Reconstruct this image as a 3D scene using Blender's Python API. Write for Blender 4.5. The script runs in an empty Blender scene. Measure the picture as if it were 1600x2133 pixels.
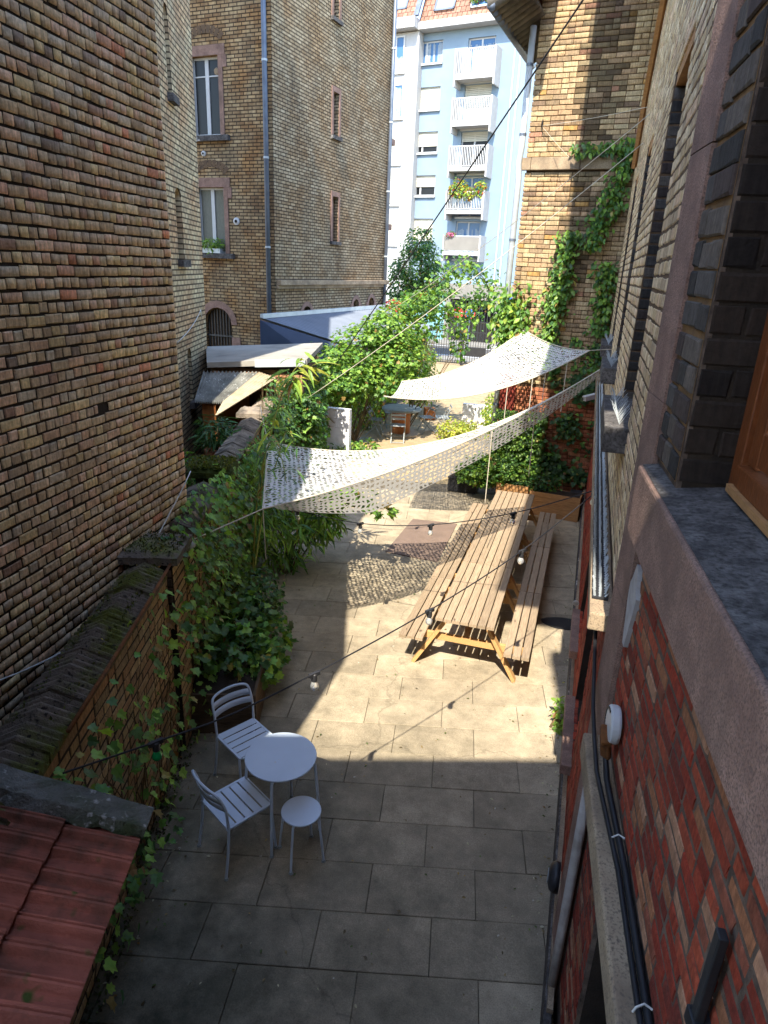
import bpy, math, random
import numpy as np
from mathutils import Matrix, Vector

rnd = random.Random(7)
rng = np.random.default_rng(11)
scene = bpy.context.scene
col = scene.collection
PI = math.pi
R = math.radians

# ------------------------------------------------------------------ camera
cam_data = bpy.data.cameras.new('camera')
cam = bpy.data.objects.new('camera', cam_data)
col.objects.link(cam)
cam_data.sensor_fit = 'VERTICAL'
cam_data.sensor_height = 24.0
cam_data.lens = 15.505
cam_data.clip_start = 0.05
cam_data.clip_end = 1500
CAM = Vector((0, 0, 4.4))
cx = Vector((0.98830, 0.14716, 0.04008))
cu = Vector((-0.08808, 0.33614, 0.93769))
cb = Vector((0.12452, -0.93024, 0.34517))
m3 = Matrix((cx, cu, cb)).transposed()
cam.matrix_world = Matrix.Translation(CAM) @ m3.to_4x4()
scene.camera = cam

# ------------------------------------------------------------------ sky, sun, exposure
SUN_AZ, SUN_EL = 8.6, 51.0            # shadows run towards +Y, a little to the right
world = bpy.data.worlds.new('World')
scene.world = world
world.use_nodes = True
wn = world.node_tree
wn.nodes.clear()
sky = wn.nodes.new('ShaderNodeTexSky')
sky.sky_type = 'NISHITA'
sky.sun_disc = False
sky.sun_elevation = R(SUN_EL)
sky.sun_rotation = R(180 + SUN_AZ)
sky.air_density = 1.0
sky.dust_density = 0.6
sky.ozone_density = 2.0
bg = wn.nodes.new('ShaderNodeBackground')
bg.inputs['Strength'].default_value = 0.15
wo = wn.nodes.new('ShaderNodeOutputWorld')
wn.links.new(sky.outputs[0], bg.inputs[0])
wn.links.new(bg.outputs[0], wo.inputs[0])

sun_data = bpy.data.lights.new('sun', 'SUN')
sun_data.energy = 2.3
sun_data.angle = R(0.53)
sun_data.color = (1.0, 0.93, 0.80)
sun = bpy.data.objects.new('sun', sun_data)
col.objects.link(sun)
sd = Vector((math.sin(R(SUN_AZ)) * math.cos(R(SUN_EL)), math.cos(R(SUN_AZ)) * math.cos(R(SUN_EL)), -math.sin(R(SUN_EL))))
sun.rotation_euler = sd.to_track_quat('-Z', 'Y').to_euler()
sun.location = (0, -20, 30)

vs = scene.view_settings
vs.view_transform = 'Standard'
vs.look = 'None'
vs.exposure = 2.5
vs.gamma = 1.0
vs.use_curve_mapping = False
scene.render.resolution_x = 768
scene.render.resolution_y = 1024
scene.cycles.max_bounces = 6
scene.cycles.diffuse_bounces = 4
scene.cycles.caustics_reflective = False
scene.cycles.caustics_refractive = False

# ------------------------------------------------------------------ helpers
def lin(r, g, b, k=1.0):
    f = lambda v: ((v / 255.0) / 12.92 if v / 255.0 <= 0.04045 else ((v / 255.0 + 0.055) / 1.055) ** 2.4)
    return (f(r) * k, f(g) * k, f(b) * k)

INV = {}
def tag(o, label=None, cat=None, group=None, kind=None):
    if label: o['label'] = label
    if cat: o['category'] = cat
    if group: o['group'] = group
    if kind: o['kind'] = kind
    return o

def empty(name, loc, label=None, cat=None, group=None, rz=0.0):
    o = bpy.data.objects.new(name, None)
    o.empty_display_size = 0.1
    col.objects.link(o)
    o.location = loc
    o.rotation_euler = (0, 0, rz)
    INV[o.name] = Matrix.Translation(-Vector(loc))
    return tag(o, label, cat, group)

def attach(o, parent, local=False):
    if parent is not None:
        o.parent = parent
        if not local and parent.name in INV:
            o.matrix_parent_inverse = INV[parent.name]
    return o

def copy_tree(o, parent=None):
    c = o.copy()
    col.objects.link(c)
    c.parent = parent
    if o.name in INV: INV[c.name] = INV[o.name]
    for ch in list(o.children):
        copy_tree(ch, c)
    return c

class MB:
    def __init__(s):
        s.v = []; s.f = []; s.uv = {}
    def add(s, vs_, fs_):
        n = len(s.v)
        s.v.extend([tuple(p) for p in vs_])
        s.f.extend([tuple(i + n for i in f) for f in fs_])
        return s
    def quad(s, a, b, c, d, uv=None):
        n = len(s.v)
        s.v.extend([tuple(a), tuple(b), tuple(c), tuple(d)])
        s.f.append((n, n + 1, n + 2, n + 3))
        if uv: s.uv[len(s.f) - 1] = uv
        return s
    def obox(s, o, a, b, c):
        o, a, b, c = Vector(o), Vector(a), Vector(b), Vector(c)
        p = [o, o + a, o + a + b, o + b, o + c, o + a + c, o + a + b + c, o + b + c]
        if a.cross(b).dot(c) < 0:
            fs_ = [(0, 1, 2, 3), (4, 7, 6, 5), (0, 4, 5, 1), (1, 5, 6, 2), (2, 6, 7, 3), (3, 7, 4, 0)]
        else:
            fs_ = [(0, 3, 2, 1), (4, 5, 6, 7), (0, 1, 5, 4), (1, 2, 6, 5), (2, 3, 7, 6), (3, 0, 4, 7)]
        return s.add(p, fs_)
    def box(s, c, size, rz=0.0):
        ca, sa = math.cos(rz), math.sin(rz)
        hx, hy, hz = size[0] / 2, size[1] / 2, size[2] / 2
        ax = Vector((ca, sa, 0)); ay = Vector((-sa, ca, 0))
        o = Vector(c) - ax * hx - ay * hy - Vector((0, 0, hz))
        return s.obox(o, ax * size[0], ay * size[1], (0, 0, size[2]))
    def bar(s, p, q, w, h, up=(0, 0, 1)):
        p, q = Vector(p), Vector(q)
        d = (q - p)
        t = d.normalized()
        side = t.cross(Vector(up))
        if side.length < 1e-4: side = t.cross(Vector((1, 0, 0)))
        side.normalize()
        u2 = side.cross(t).normalized()
        return s.obox(p - side * w / 2 - u2 * h / 2, d, side * w, u2 * h)
    def tube(s, pts, r, seg=8, cap=True):
        pts = [Vector(p) for p in pts]
        n = len(pts)
        rs = r if isinstance(r, (list, tuple)) else [r] * n
        prev = None
        base = len(s.v)
        for i, p in enumerate(pts):
            t = (pts[min(i + 1, n - 1)] - pts[max(i - 1, 0)])
            if t.length < 1e-9: t = Vector((0, 0, 1))
            t.normalize()
            if prev is None:
                ref = Vector((0, 0, 1)) if abs(t.z) < 0.9 else Vector((1, 0, 0))
                a = t.cross(ref).normalized()
            else:
                a = prev - t * prev.dot(t)
                if a.length < 1e-5: a = t.orthogonal()
                a.normalize()
            prev = a
            b = t.cross(a)
            for k in range(seg):
                an = 2 * PI * k / seg
                s.v.append(tuple(p + (a * math.cos(an) + b * math.sin(an)) * rs[i]))
        for i in range(n - 1):
            for k in range(seg):
                k2 = (k + 1) % seg
                s.f.append((base + i * seg + k, base + i * seg + k2, base + (i + 1) * seg + k2, base + (i + 1) * seg + k))
        if cap:
            s.f.append(tuple(base + k for k in reversed(range(seg))))
            s.f.append(tuple(base + (n - 1) * seg + k for k in range(seg)))
        return s
    def lathe(s, c, prof, seg=24, axis=None):
        c = Vector(c)
        if axis is None: ax, ay, az_ = Vector((1, 0, 0)), Vector((0, 1, 0)), Vector((0, 0, 1))
        else:
            az_ = Vector(axis).normalized(); ax = az_.orthogonal().normalized(); ay = az_.cross(ax)
        base = len(s.v); n = len(prof)
        for (r_, z_) in prof:
            for k in range(seg):
                an = 2 * PI * k / seg
                s.v.append(tuple(c + ax * (r_ * math.cos(an)) + ay * (r_ * math.sin(an)) + az_ * z_))
        for i in range(n - 1):
            for k in range(seg):
                k2 = (k + 1) % seg
                s.f.append((base + i * seg + k, base + i * seg + k2, base + (i + 1) * seg + k2, base + (i + 1) * seg + k))
        s.f.append(tuple(base + k for k in reversed(range(seg))))
        s.f.append(tuple(base + (n - 1) * seg + k for k in range(seg)))
        return s
    def prism(s, poly, z0, z1):
        n = len(poly)
        vs_ = [(p[0], p[1], z0) for p in poly] + [(p[0], p[1], z1) for p in poly]
        area = sum(poly[i][0] * poly[(i + 1) % n][1] - poly[(i + 1) % n][0] * poly[i][1] for i in range(n))
        up = tuple(range(n, 2 * n)); dn = tuple(reversed(range(n)))
        sides = [(i, (i + 1) % n, n + (i + 1) % n, n + i) for i in range(n)]
        if area < 0:
            up = tuple(reversed(up)); dn = tuple(reversed(dn)); sides = [tuple(reversed(q)) for q in sides]
        return s.add(vs_, [up, dn] + sides)
    def build(s, name, m, parent=None, smooth=False, local=False, bevel=0.0, kind=None):
        me = bpy.data.meshes.new(name)
        me.from_pydata(s.v, [], s.f)
        if s.uv:
            uvl = me.uv_layers.new(name='UVMap')
            for fi, uvs in s.uv.items():
                p = me.polygons[fi]
                for k, li in enumerate(p.loop_indices): uvl.data[li].uv = uvs[k]
        if m is not None: me.materials.append(m)
        if smooth: me.polygons.foreach_set('use_smooth', [True] * len(me.polygons))
        me.update()
        o = bpy.data.objects.new(name, me)
        col.objects.link(o)
        attach(o, parent, local)
        if bevel > 0:
            b = o.modifiers.new('bevel', 'BEVEL'); b.width = bevel; b.segments = 2; b.limit_method = 'ANGLE'
        if kind: o['kind'] = kind
        return o

def np_mesh(name, V, F, m, parent=None, tint=None, smooth=False, kind=None):
    """V (n,3), F (m,k) arrays -> one mesh object"""
    me = bpy.data.meshes.new(name)
    V = np.asarray(V, dtype=np.float32); F = np.asarray(F, dtype=np.int32)
    k = F.shape[1]
    me.vertices.add(len(V)); me.vertices.foreach_set('co', V.ravel())
    me.loops.add(F.size); me.loops.foreach_set('vertex_index', F.ravel())
    me.polygons.add(len(F)); me.polygons.foreach_set('loop_start', np.arange(0, F.size, k, dtype=np.int32))
    me.polygons.foreach_set('loop_total', np.full(len(F), k, dtype=np.int32))
    if smooth: me.polygons.foreach_set('use_smooth', np.ones(len(F), dtype=bool))
    me.update(calc_edges=True)
    if tint is not None:
        ca = me.color_attributes.new('tint', 'FLOAT_COLOR', 'POINT')
        t4 = np.ones((len(V), 4), dtype=np.float32); t4[:, :3] = tint
        ca.data.foreach_set('color', t4.ravel())
    if m is not None: me.materials.append(m)
    o = bpy.data.objects.new(name, me)
    col.objects.link(o)
    attach(o, parent)
    if kind: o['kind'] = kind
    return o

# ------------------------------------------------------------------ materials
def new_mat(name):
    m = bpy.data.materials.new(name)
    m.use_nodes = True
    nt = m.node_tree
    return m, nt, nt.nodes['Principled BSDF']

def N(nt, t, **kw):
    n = nt.nodes.new(t)
    for k, v in kw.items(): setattr(n, k, v)
    return n

def pos_noise(nt, scale, detail=3.0, rough=0.6, stretch=(1, 1, 1), src=None):
    if src is None:
        g = N(nt, 'ShaderNodeNewGeometry'); src = g.outputs['Position']
    mp = N(nt, 'ShaderNodeMapping')
    mp.inputs['Scale'].default_value = stretch
    nt.links.new(src, mp.inputs['Vector'])
    n = N(nt, 'ShaderNodeTexNoise')
    n.inputs['Scale'].default_value = scale
    n.inputs['Detail'].default_value = detail
    n.inputs['Roughness'].default_value = rough
    nt.links.new(mp.outputs[0], n.inputs['Vector'])
    return n.outputs['Fac']

def ramp(nt, fac, a, b, ca=(0, 0, 0), cb_=(1, 1, 1)):
    r = N(nt, 'ShaderNodeValToRGB')
    r.color_ramp.elements[0].position = a; r.color_ramp.elements[0].color = (*ca, 1)
    r.color_ramp.elements[1].position = b; r.color_ramp.elements[1].color = (*cb_, 1)
    nt.links.new(fac, r.inputs[0])
    return r.outputs[0]

def mix(nt, fac, a, b, mode='MIX'):
    mx = N(nt, 'ShaderNodeMix'); mx.data_type = 'RGBA'; mx.blend_type = mode
    for sock, val in ((mx.inputs[0], fac), (mx.inputs[6], a), (mx.inputs[7], b)):
        if hasattr(val, 'is_output') or hasattr(val, 'links'): nt.links.new(val, sock)
        elif isinstance(val, (int, float)): sock.default_value = val
        else: sock.default_value = (*val, 1)
    return mx.outputs[2]

def add_bump(nt, b, fac, strength, dist=0.01):
    bp = N(nt, 'ShaderNodeBump')
    bp.inputs['Strength'].default_value = strength
    bp.inputs['Distance'].default_value = dist
    nt.links.new(fac, bp.inputs['Height'])
    nt.links.new(bp.outputs[0], b.inputs['Normal'])

def noisy(name, c1, c2, scale=3.0, rough=0.85, bump=0.25, bs=70.0, metallic=0.0, stretch=(1, 1, 1), c3=None, s3=1.2, t3=(0.5, 0.7), spec=0.3, c4=None, s4=40.0, t4=(0.62, 0.7), dist=0.01):
    m, nt, b = new_mat(name)
    c = mix(nt, ramp(nt, pos_noise(nt, scale, stretch=stretch), 0.3, 0.7), c1, c2)
    if c3: c = mix(nt, ramp(nt, pos_noise(nt, s3, 5.0), t3[0], t3[1]), c, c3)
    if c4: c = mix(nt, ramp(nt, pos_noise(nt, s4, 2.0), t4[0], t4[1]), c, c4)
    nt.links.new(c, b.inputs['Base Color'])
    b.inputs['Roughness'].default_value = rough
    b.inputs['Metallic'].default_value = metallic
    b.inputs['Specular IOR Level'].default_value = spec
    if bump: add_bump(nt, b, pos_noise(nt, bs, 3.0), bump, dist)
    return m

def tint_mat(name, src, var=0.4, grime=(0.045, 0.038, 0.03), gr=(0.52, 0.8), gs=1.7, streak=0.3, rough=0.92, bump=0.6, grime_amt=0.5):
    """per-piece colour (object colour or the 'tint' attribute) with speckle, streaks and grime"""
    m, nt, b = new_mat(name)
    if src == 'obj': t = N(nt, 'ShaderNodeObjectInfo').outputs['Color']
    else:
        a = N(nt, 'ShaderNodeAttribute'); a.attribute_name = 'tint'; t = a.outputs['Color']
    sp = ramp(nt, pos_noise(nt, 38.0, 5.0), 0.25, 0.75, (1 - var,) * 3, (1.15,) * 3)
    c = mix(nt, 1.0, t, sp, 'MULTIPLY')
    vs_ = ramp(nt, pos_noise(nt, 22.0, 4.0, 0.7, stretch=(2.2, 2.2, 0.22)), 0.32, 0.68, (0.68,) * 3, (1.18,) * 3)
    c = mix(nt, 1.0, c, vs_, 'MULTIPLY')
    if streak:
        st = ramp(nt, pos_noise(nt, 3.0, 3.0, stretch=(14, 14, 0.8)), 0.45, 0.75)
        stv = N(nt, 'ShaderNodeMath', operation='MULTIPLY'); nt.links.new(st, stv.inputs[0]); stv.inputs[1].default_value = streak
        c = mix(nt, stv.outputs[0], c, grime)
    gfac = ramp(nt, pos_noise(nt, gs, 6.0), gr[0], gr[1])
    gv = N(nt, 'ShaderNodeMath', operation='MULTIPLY'); nt.links.new(gfac, gv.inputs[0]); gv.inputs[1].default_value = grime_amt
    c = mix(nt, gv.outputs[0], c, grime)
    nt.links.new(c, b.inputs['Base Color'])
    b.inputs['Roughness'].default_value = rough
    b.inputs['Specular IOR Level'].default_value = 0.2
    add_bump(nt, b, pos_noise(nt, 75.0, 3.0), bump, 0.006)
    return m

def brick_tex(name, ca, cb_, mortar, width, rowh, msize=0.012, var=None, grime=(0.04, 0.035, 0.03), gt=(0.5, 0.8), gs=0.7):
    """small far bricks: procedural, in wall metres (uv)"""
    m, nt, b = new_mat(name)
    uv = N(nt, 'ShaderNodeUVMap')
    br = N(nt, 'ShaderNodeTexBrick')
    br.inputs['Scale'].default_value = 1.0
    br.inputs['Brick Width'].default_value = width
    br.inputs['Row Height'].default_value = rowh
    br.inputs['Mortar Size'].default_value = msize
    br.inputs['Mortar Smooth'].default_value = 0.15
    br.inputs['Bias'].default_value = 0.0
    br.inputs['Color1'].default_value = (*ca, 1); br.inputs['Color2'].default_value = (*cb_, 1)
    br.inputs['Mortar'].default_value = (*mortar, 1)
    nt.links.new(uv.outputs[0], br.inputs['Vector'])
    c = br.outputs['Color']
    sp = ramp(nt, pos_noise(nt, 9.0, 4.0), 0.3, 0.7, (0.72,) * 3, (1.2,) * 3)
    c = mix(nt, 1.0, c, sp, 'MULTIPLY')
    if var: c = mix(nt, ramp(nt, pos_noise(nt, 1.3, 5.0), 0.42, 0.62), c, mix(nt, 1.0, c, var, 'MULTIPLY'))
    gf = ramp(nt, pos_noise(nt, gs, 6.0, 0.7, stretch=(1.6, 1.6, 0.7)), gt[0], gt[1])
    gv = N(nt, 'ShaderNodeMath', operation='MULTIPLY'); nt.links.new(gf, gv.inputs[0]); gv.inputs[1].default_value = 0.7
    c = mix(nt, gv.outputs[0], c, grime)
    nt.links.new(c, b.inputs['Base Color'])
    b.inputs['Roughness'].default_value = 0.95
    b.inputs['Specular IOR Level'].default_value = 0.15
    inv = N(nt, 'ShaderNodeMath', operation='SUBTRACT'); inv.inputs[0].default_value = 1.0
    nt.links.new(br.outputs['Fac'], inv.inputs[1])
    add_bump(nt, b, inv.outputs[0], 0.8, 0.02)
    return m

def leaf_mat(name, src, trans=0.35, rough=0.45):
    m, nt, b = new_mat(name)
    if src == 'obj': t = N(nt, 'ShaderNodeObjectInfo').outputs['Color']
    else:
        a = N(nt, 'ShaderNodeAttribute'); a.attribute_name = 'tint'; t = a.outputs['Color']
    sp = ramp(nt, pos_noise(nt, 30.0, 3.0), 0.3, 0.7, (0.75,) * 3, (1.15,) * 3)
    c = mix(nt, 1.0, t, sp, 'MULTIPLY')
    nt.links.new(c, b.inputs['Base Color'])
    b.inputs['Roughness'].default_value = rough
    b.inputs['Specular IOR Level'].default_value = 0.35
    tr = N(nt, 'ShaderNodeBsdfTranslucent')
    c2 = mix(nt, 1.0, c, (1.6, 1.5, 0.6), 'MULTIPLY')
    nt.links.new(c2, tr.inputs[0])
    ms = N(nt, 'ShaderNodeMixShader'); ms.inputs[0].default_value = trans
    out = nt.nodes['Material Output']
    nt.links.new(b.outputs[0], ms.inputs[1]); nt.links.new(tr.outputs[0], ms.inputs[2])
    nt.links.new(ms.outputs[0], out.inputs[0])
    return m

def glass_dark(name, c=(0.02, 0.022, 0.025), rough=0.05):
    m, nt, b = new_mat(name)
    b.inputs['Base Color'].default_value = (*c, 1)
    b.inputs['Roughness'].default_value = rough
    b.inputs['Specular IOR Level'].default_value = 0.18
    return m

M = {}
M['brick_obj'] = tint_mat('brick_obj', 'obj')
M['brick_attr'] = tint_mat('brick_attr', 'attr')
M['mortar_dark'] = noisy('mortar_dark', lin(50, 40, 30), lin(34, 28, 22), 8, 0.95, 0.6, 90)
M['mortar_tan'] = noisy('mortar_tan', lin(105, 80, 55), lin(70, 56, 42), 8, 0.95, 0.6, 90)
M['mortar_grey'] = noisy('mortar_grey', lin(108, 92, 78), lin(66, 54, 46), 14, 0.95, 0.6, 90)
M['mortar_yellow'] = noisy('mortar_yellow', lin(132, 100, 62), lin(92, 72, 50), 8, 0.95, 0.6, 90)
M['slab_obj'] = None
M['leaf_obj'] = leaf_mat('leaf_obj', 'obj')
M['leaf_attr'] = leaf_mat('leaf_attr', 'attr')
M['stem'] = noisy('stem', lin(110, 90, 60), lin(70, 60, 40), 20, 0.9)
M['bamboo'] = noisy('bamboo', lin(150, 150, 70), lin(110, 120, 50), 10, 0.6)
M['pink_stone'] = noisy('pink_stone', lin(160, 128, 112), lin(126, 98, 86), 7, 0.95, 0.7, 90, c3=lin(92, 76, 66), s3=3.0, t3=(0.48, 0.8), c4=lin(104, 84, 74), s4=140, t4=(0.45, 0.65))
M['sand_stone'] = noisy('sand_stone', lin(168, 148, 120), lin(136, 116, 94), 5, 0.95, 0.5, 80, c3=lin(92, 78, 64), s3=2.2, t3=(0.45, 0.75), c4=lin(110, 96, 80), s4=90, t4=(0.5, 0.7))
M['block_white'] = noisy('block_white', (0.72, 0.71, 0.69), (0.62, 0.61, 0.59), 4, 0.9, 0.4, 40, c3=(0.45, 0.44, 0.41), s3=3, t3=(0.6, 0.8))
M['grey_sill'] = noisy('grey_sill', lin(112, 108, 104), lin(66, 63, 62), 9, 0.9, 0.8, 60, c3=lin(176, 174, 170), s3=3.2, t3=(0.60, 0.68), c4=lin(52, 49, 47), s4=45, t4=(0.40, 0.75), spec=0.1)
M['zinc'] = noisy('zinc', lin(110, 118, 130), lin(90, 98, 110), 4, 0.5, 0.1, 30, metallic=0.4)
M['zinc_pale'] = noisy('zinc_pale', lin(190, 195, 195), lin(165, 172, 175), 3, 0.45, 0.05, 30, metallic=0.2)
M['white_paint'] = noisy('white_paint', (0.48, 0.48, 0.47), (0.43, 0.43, 0.42), 3, 0.5, 0.05, 60)
M['white_wall'] = noisy('white_wall', (0.40, 0.395, 0.385), (0.35, 0.345, 0.335), 4, 0.85, 0.3, 40, c3=(0.45, 0.44, 0.41), s3=3, t3=(0.6, 0.8))
M['blue_wall'] = noisy('blue_wall', lin(124, 141, 154), lin(118, 135, 149), 1.2, 0.85, 0.05, 40)
M['turquoise'] = noisy('turquoise', lin(118, 164, 168), lin(110, 156, 162), 1.2, 0.85, 0.05, 40)
M['beige'] = noisy('beige', lin(128, 124, 116), lin(116, 112, 105), 1.2, 0.85, 0.05, 40)
M['shutter'] = noisy('shutter', lin(190, 186, 170), lin(180, 175, 158), 2, 0.6, 0.0)
M['grey_shutter'] = noisy('grey_shutter', lin(120, 125, 132), lin(105, 110, 118), 2, 0.6, 0.0)
M['glass'] = glass_dark('glass', (0.012, 0.013, 0.014), 0.3)
M['glass_blue'] = glass_dark('glass_blue', lin(70, 104, 140), 0.08)
M['curtain'] = noisy('curtain', lin(120, 120, 108), lin(96, 96, 86), 30, 0.9, 0.2, 30, stretch=(6, 6, 0.4))
M['dark_void'] = noisy('dark_void', (0.012, 0.011, 0.010), (0.02, 0.018, 0.016), 5, 0.9, 0.2)
M['black_metal'] = noisy('black_metal', (0.02, 0.02, 0.022), (0.03, 0.03, 0.03), 8, 0.5, 0.1)
M['black_plastic'] = noisy('black_plastic', (0.018, 0.018, 0.02), (0.03, 0.03, 0.032), 6, 0.45, 0.1)
M['cable_black'] = noisy('cable_black', (0.012, 0.012, 0.014), (0.02, 0.02, 0.022), 6, 0.5, 0.0)
M['rope'] = noisy('rope', lin(205, 195, 175), lin(175, 165, 145), 40, 0.9, 0.4, 200)
M['white_cable'] = noisy('white_cable', lin(205, 203, 196), lin(185, 182, 175), 20, 0.6, 0.0)
M['sail'] = None
M['concrete'] = noisy('concrete', lin(112, 110, 104), lin(84, 84, 78), 5, 0.95, 0.9, 60, c3=lin(58, 66, 40), s3=2.6, t3=(0.48, 0.68), c4=lin(150, 148, 144), s4=22, t4=(0.6, 0.72), dist=0.02)
M['grass_moss'] = noisy('grass_moss', lin(96, 104, 36), lin(60, 66, 24), 14, 0.95, 1.0, 120, dist=0.03)
M['coping'] = noisy('coping', lin(124, 112, 100), lin(90, 82, 72), 7, 0.95, 0.7, 60, c3=lin(88, 92, 40), s3=3.2, t3=(0.46, 0.62), c4=lin(40, 36, 32), s4=30, t4=(0.58, 0.7), dist=0.015)
M['coping_dry'] = noisy('coping_dry', lin(150, 136, 118), lin(104, 94, 84), 6, 0.95, 0.7, 60, c3=lin(70, 64, 56), s3=4, t3=(0.5, 0.7), dist=0.015)
M['tile_red'] = noisy('tile_red', lin(162, 94, 76), lin(122, 72, 58), 5, 0.9, 0.5, 70, c3=lin(70, 56, 44), s3=4.0, t3=(0.48, 0.7), c4=lin(66, 78, 30), s4=7, t4=(0.66, 0.74))
M['wood_pale'] = noisy('wood_pale', lin(176, 156, 128), lin(150, 130, 104), 5, 0.8, 0.3, 50, stretch=(14, 1.2, 14))
M['wood_side'] = noisy('wood_side', lin(208, 160, 92), lin(184, 136, 76), 6, 0.75, 0.2, 50, stretch=(8, 8, 2))
M['wood_planter'] = noisy('wood_planter', lin(176, 130, 82), lin(140, 102, 64), 5, 0.8, 0.3, 50, stretch=(2, 2, 12))
M['wood_dark'] = noisy('wood_dark', lin(96, 78, 58), lin(70, 56, 42), 5, 0.85, 0.3, 50, stretch=(2, 2, 12))
M['wood_orange'] = noisy('wood_orange', lin(124, 70, 36), lin(92, 50, 26), 9, 0.45, 0.2, 60, stretch=(12, 12, 1.5))
M['wood_spool'] = noisy('wood_spool', lin(178, 112, 62), lin(140, 84, 46), 6, 0.8, 0.3, 50, stretch=(6, 6, 1))
M['brown_mat'] = noisy('brown_mat', lin(118, 100, 88), lin(104, 88, 78), 5, 0.95, 0.3, 140, c3=lin(110, 92, 82), s3=2, t3=(0.5, 0.8))
M['metal_pale'] = noisy('metal_pale', lin(190, 200, 212), lin(180, 191, 204), 3, 0.45, 0.02, 60, c4=(0.5, 0.5, 0.5), s4=30, t4=(0.7, 0.75))
M['chair_grey'] = noisy('chair_grey', lin(150, 156, 156), lin(120, 126, 128), 6, 0.5, 0.05)
M['corrugated'] = noisy('corrugated', lin(150, 148, 138), lin(112, 112, 104), 5, 0.85, 0.4, 60, c3=lin(86, 84, 78), s3=3, t3=(0.5, 0.75), c4=lin(190, 190, 182), s4=16, t4=(0.62, 0.7))
M['corr_tan'] = noisy('corr_tan', lin(170, 156, 130), lin(150, 136, 112), 5, 0.85, 0.3, 60, c3=lin(130, 106, 76), s3=3, t3=(0.55, 0.8))
M['metal_roof'] = noisy('metal_roof', lin(112, 118, 128), lin(100, 107, 117), 2, 0.55, 0.05, 30, metallic=0.0)
M['metal_slate'] = noisy('metal_slate', lin(70, 82, 104), lin(60, 72, 94), 2, 0.45, 0.05, 30, metallic=0.2)
M['felt_roof'] = noisy('felt_roof', lin(150, 146, 136), lin(128, 124, 116), 2, 0.9, 0.3, 60, c3=lin(110, 106, 100), s3=2, t3=(0.6, 0.8))
M['asphalt'] = noisy('asphalt', lin(82, 79, 76), lin(70, 68, 66), 1.0, 0.95, 0.3, 60)
M['paver_tan'] = noisy('paver_tan', lin(160, 140, 108), lin(140, 122, 94), 4, 0.95, 0.4, 40, c3=lin(140, 122, 92), s3=1.0, t3=(0.5, 0.8))
M['soil'] = noisy('soil', lin(58, 46, 36), lin(40, 32, 26), 12, 0.98, 0.8, 60)
M['terracotta'] = noisy('terracotta', lin(176, 116, 86), lin(150, 96, 70), 6, 0.85, 0.2)
M['cladding'] = noisy('cladding', lin(150, 92, 44), lin(112, 66, 32), 6, 0.8, 0.3, 40, stretch=(4, 4, 1))
M['plaster_patch'] = noisy('plaster_patch', lin(176, 172, 168), lin(150, 146, 142), 10, 0.9, 0.5, 50)
M['rust'] = noisy('rust', lin(120, 74, 34), lin(78, 46, 24), 18, 0.9, 0.6, 60)
M['red_paint'] = noisy('red_paint', lin(132, 54, 40), lin(106, 42, 32), 5, 0.7, 0.3, 60, c3=lin(90, 40, 32), s3=2, t3=(0.5, 0.8))
M['green_glass'] = glass_dark('green_glass', (0.01, 0.25, 0.07), 0.1)
def clear_glass(name):
    m, nt, b = new_mat(name)
    b.inputs['Base Color'].default_value = (0.92, 0.93, 0.92, 1)
    b.inputs['Roughness'].default_value = 0.08
    b.inputs['Transmission Weight'].default_value = 0.75
    b.inputs['IOR'].default_value = 1.3
    return m
M['bulb_glass'] = clear_glass('bulb_glass')
def flat(name, c, rough=0.6):
    m, nt, b = new_mat(name)
    c_ = mix(nt, ramp(nt, pos_noise(nt, 12.0), 0.3, 0.7), c, tuple(x * 0.85 for x in c))
    nt.links.new(c_, b.inputs['Base Color']); b.inputs['Roughness'].default_value = rough
    return m
M['sign_red'] = flat('sign_red', (0.6, 0.03, 0.03)); M['sign_blue'] = flat('sign_blue', (0.02, 0.12, 0.5))
M['flower_red'] = flat('flower_red', (0.6, 0.05, 0.05)); M['yellow_stem'] = flat('yellow_stem', (0.5, 0.35, 0.05))
M['line_white'] = flat('line_white', (0.7, 0.7, 0.68), 0.9)

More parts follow.
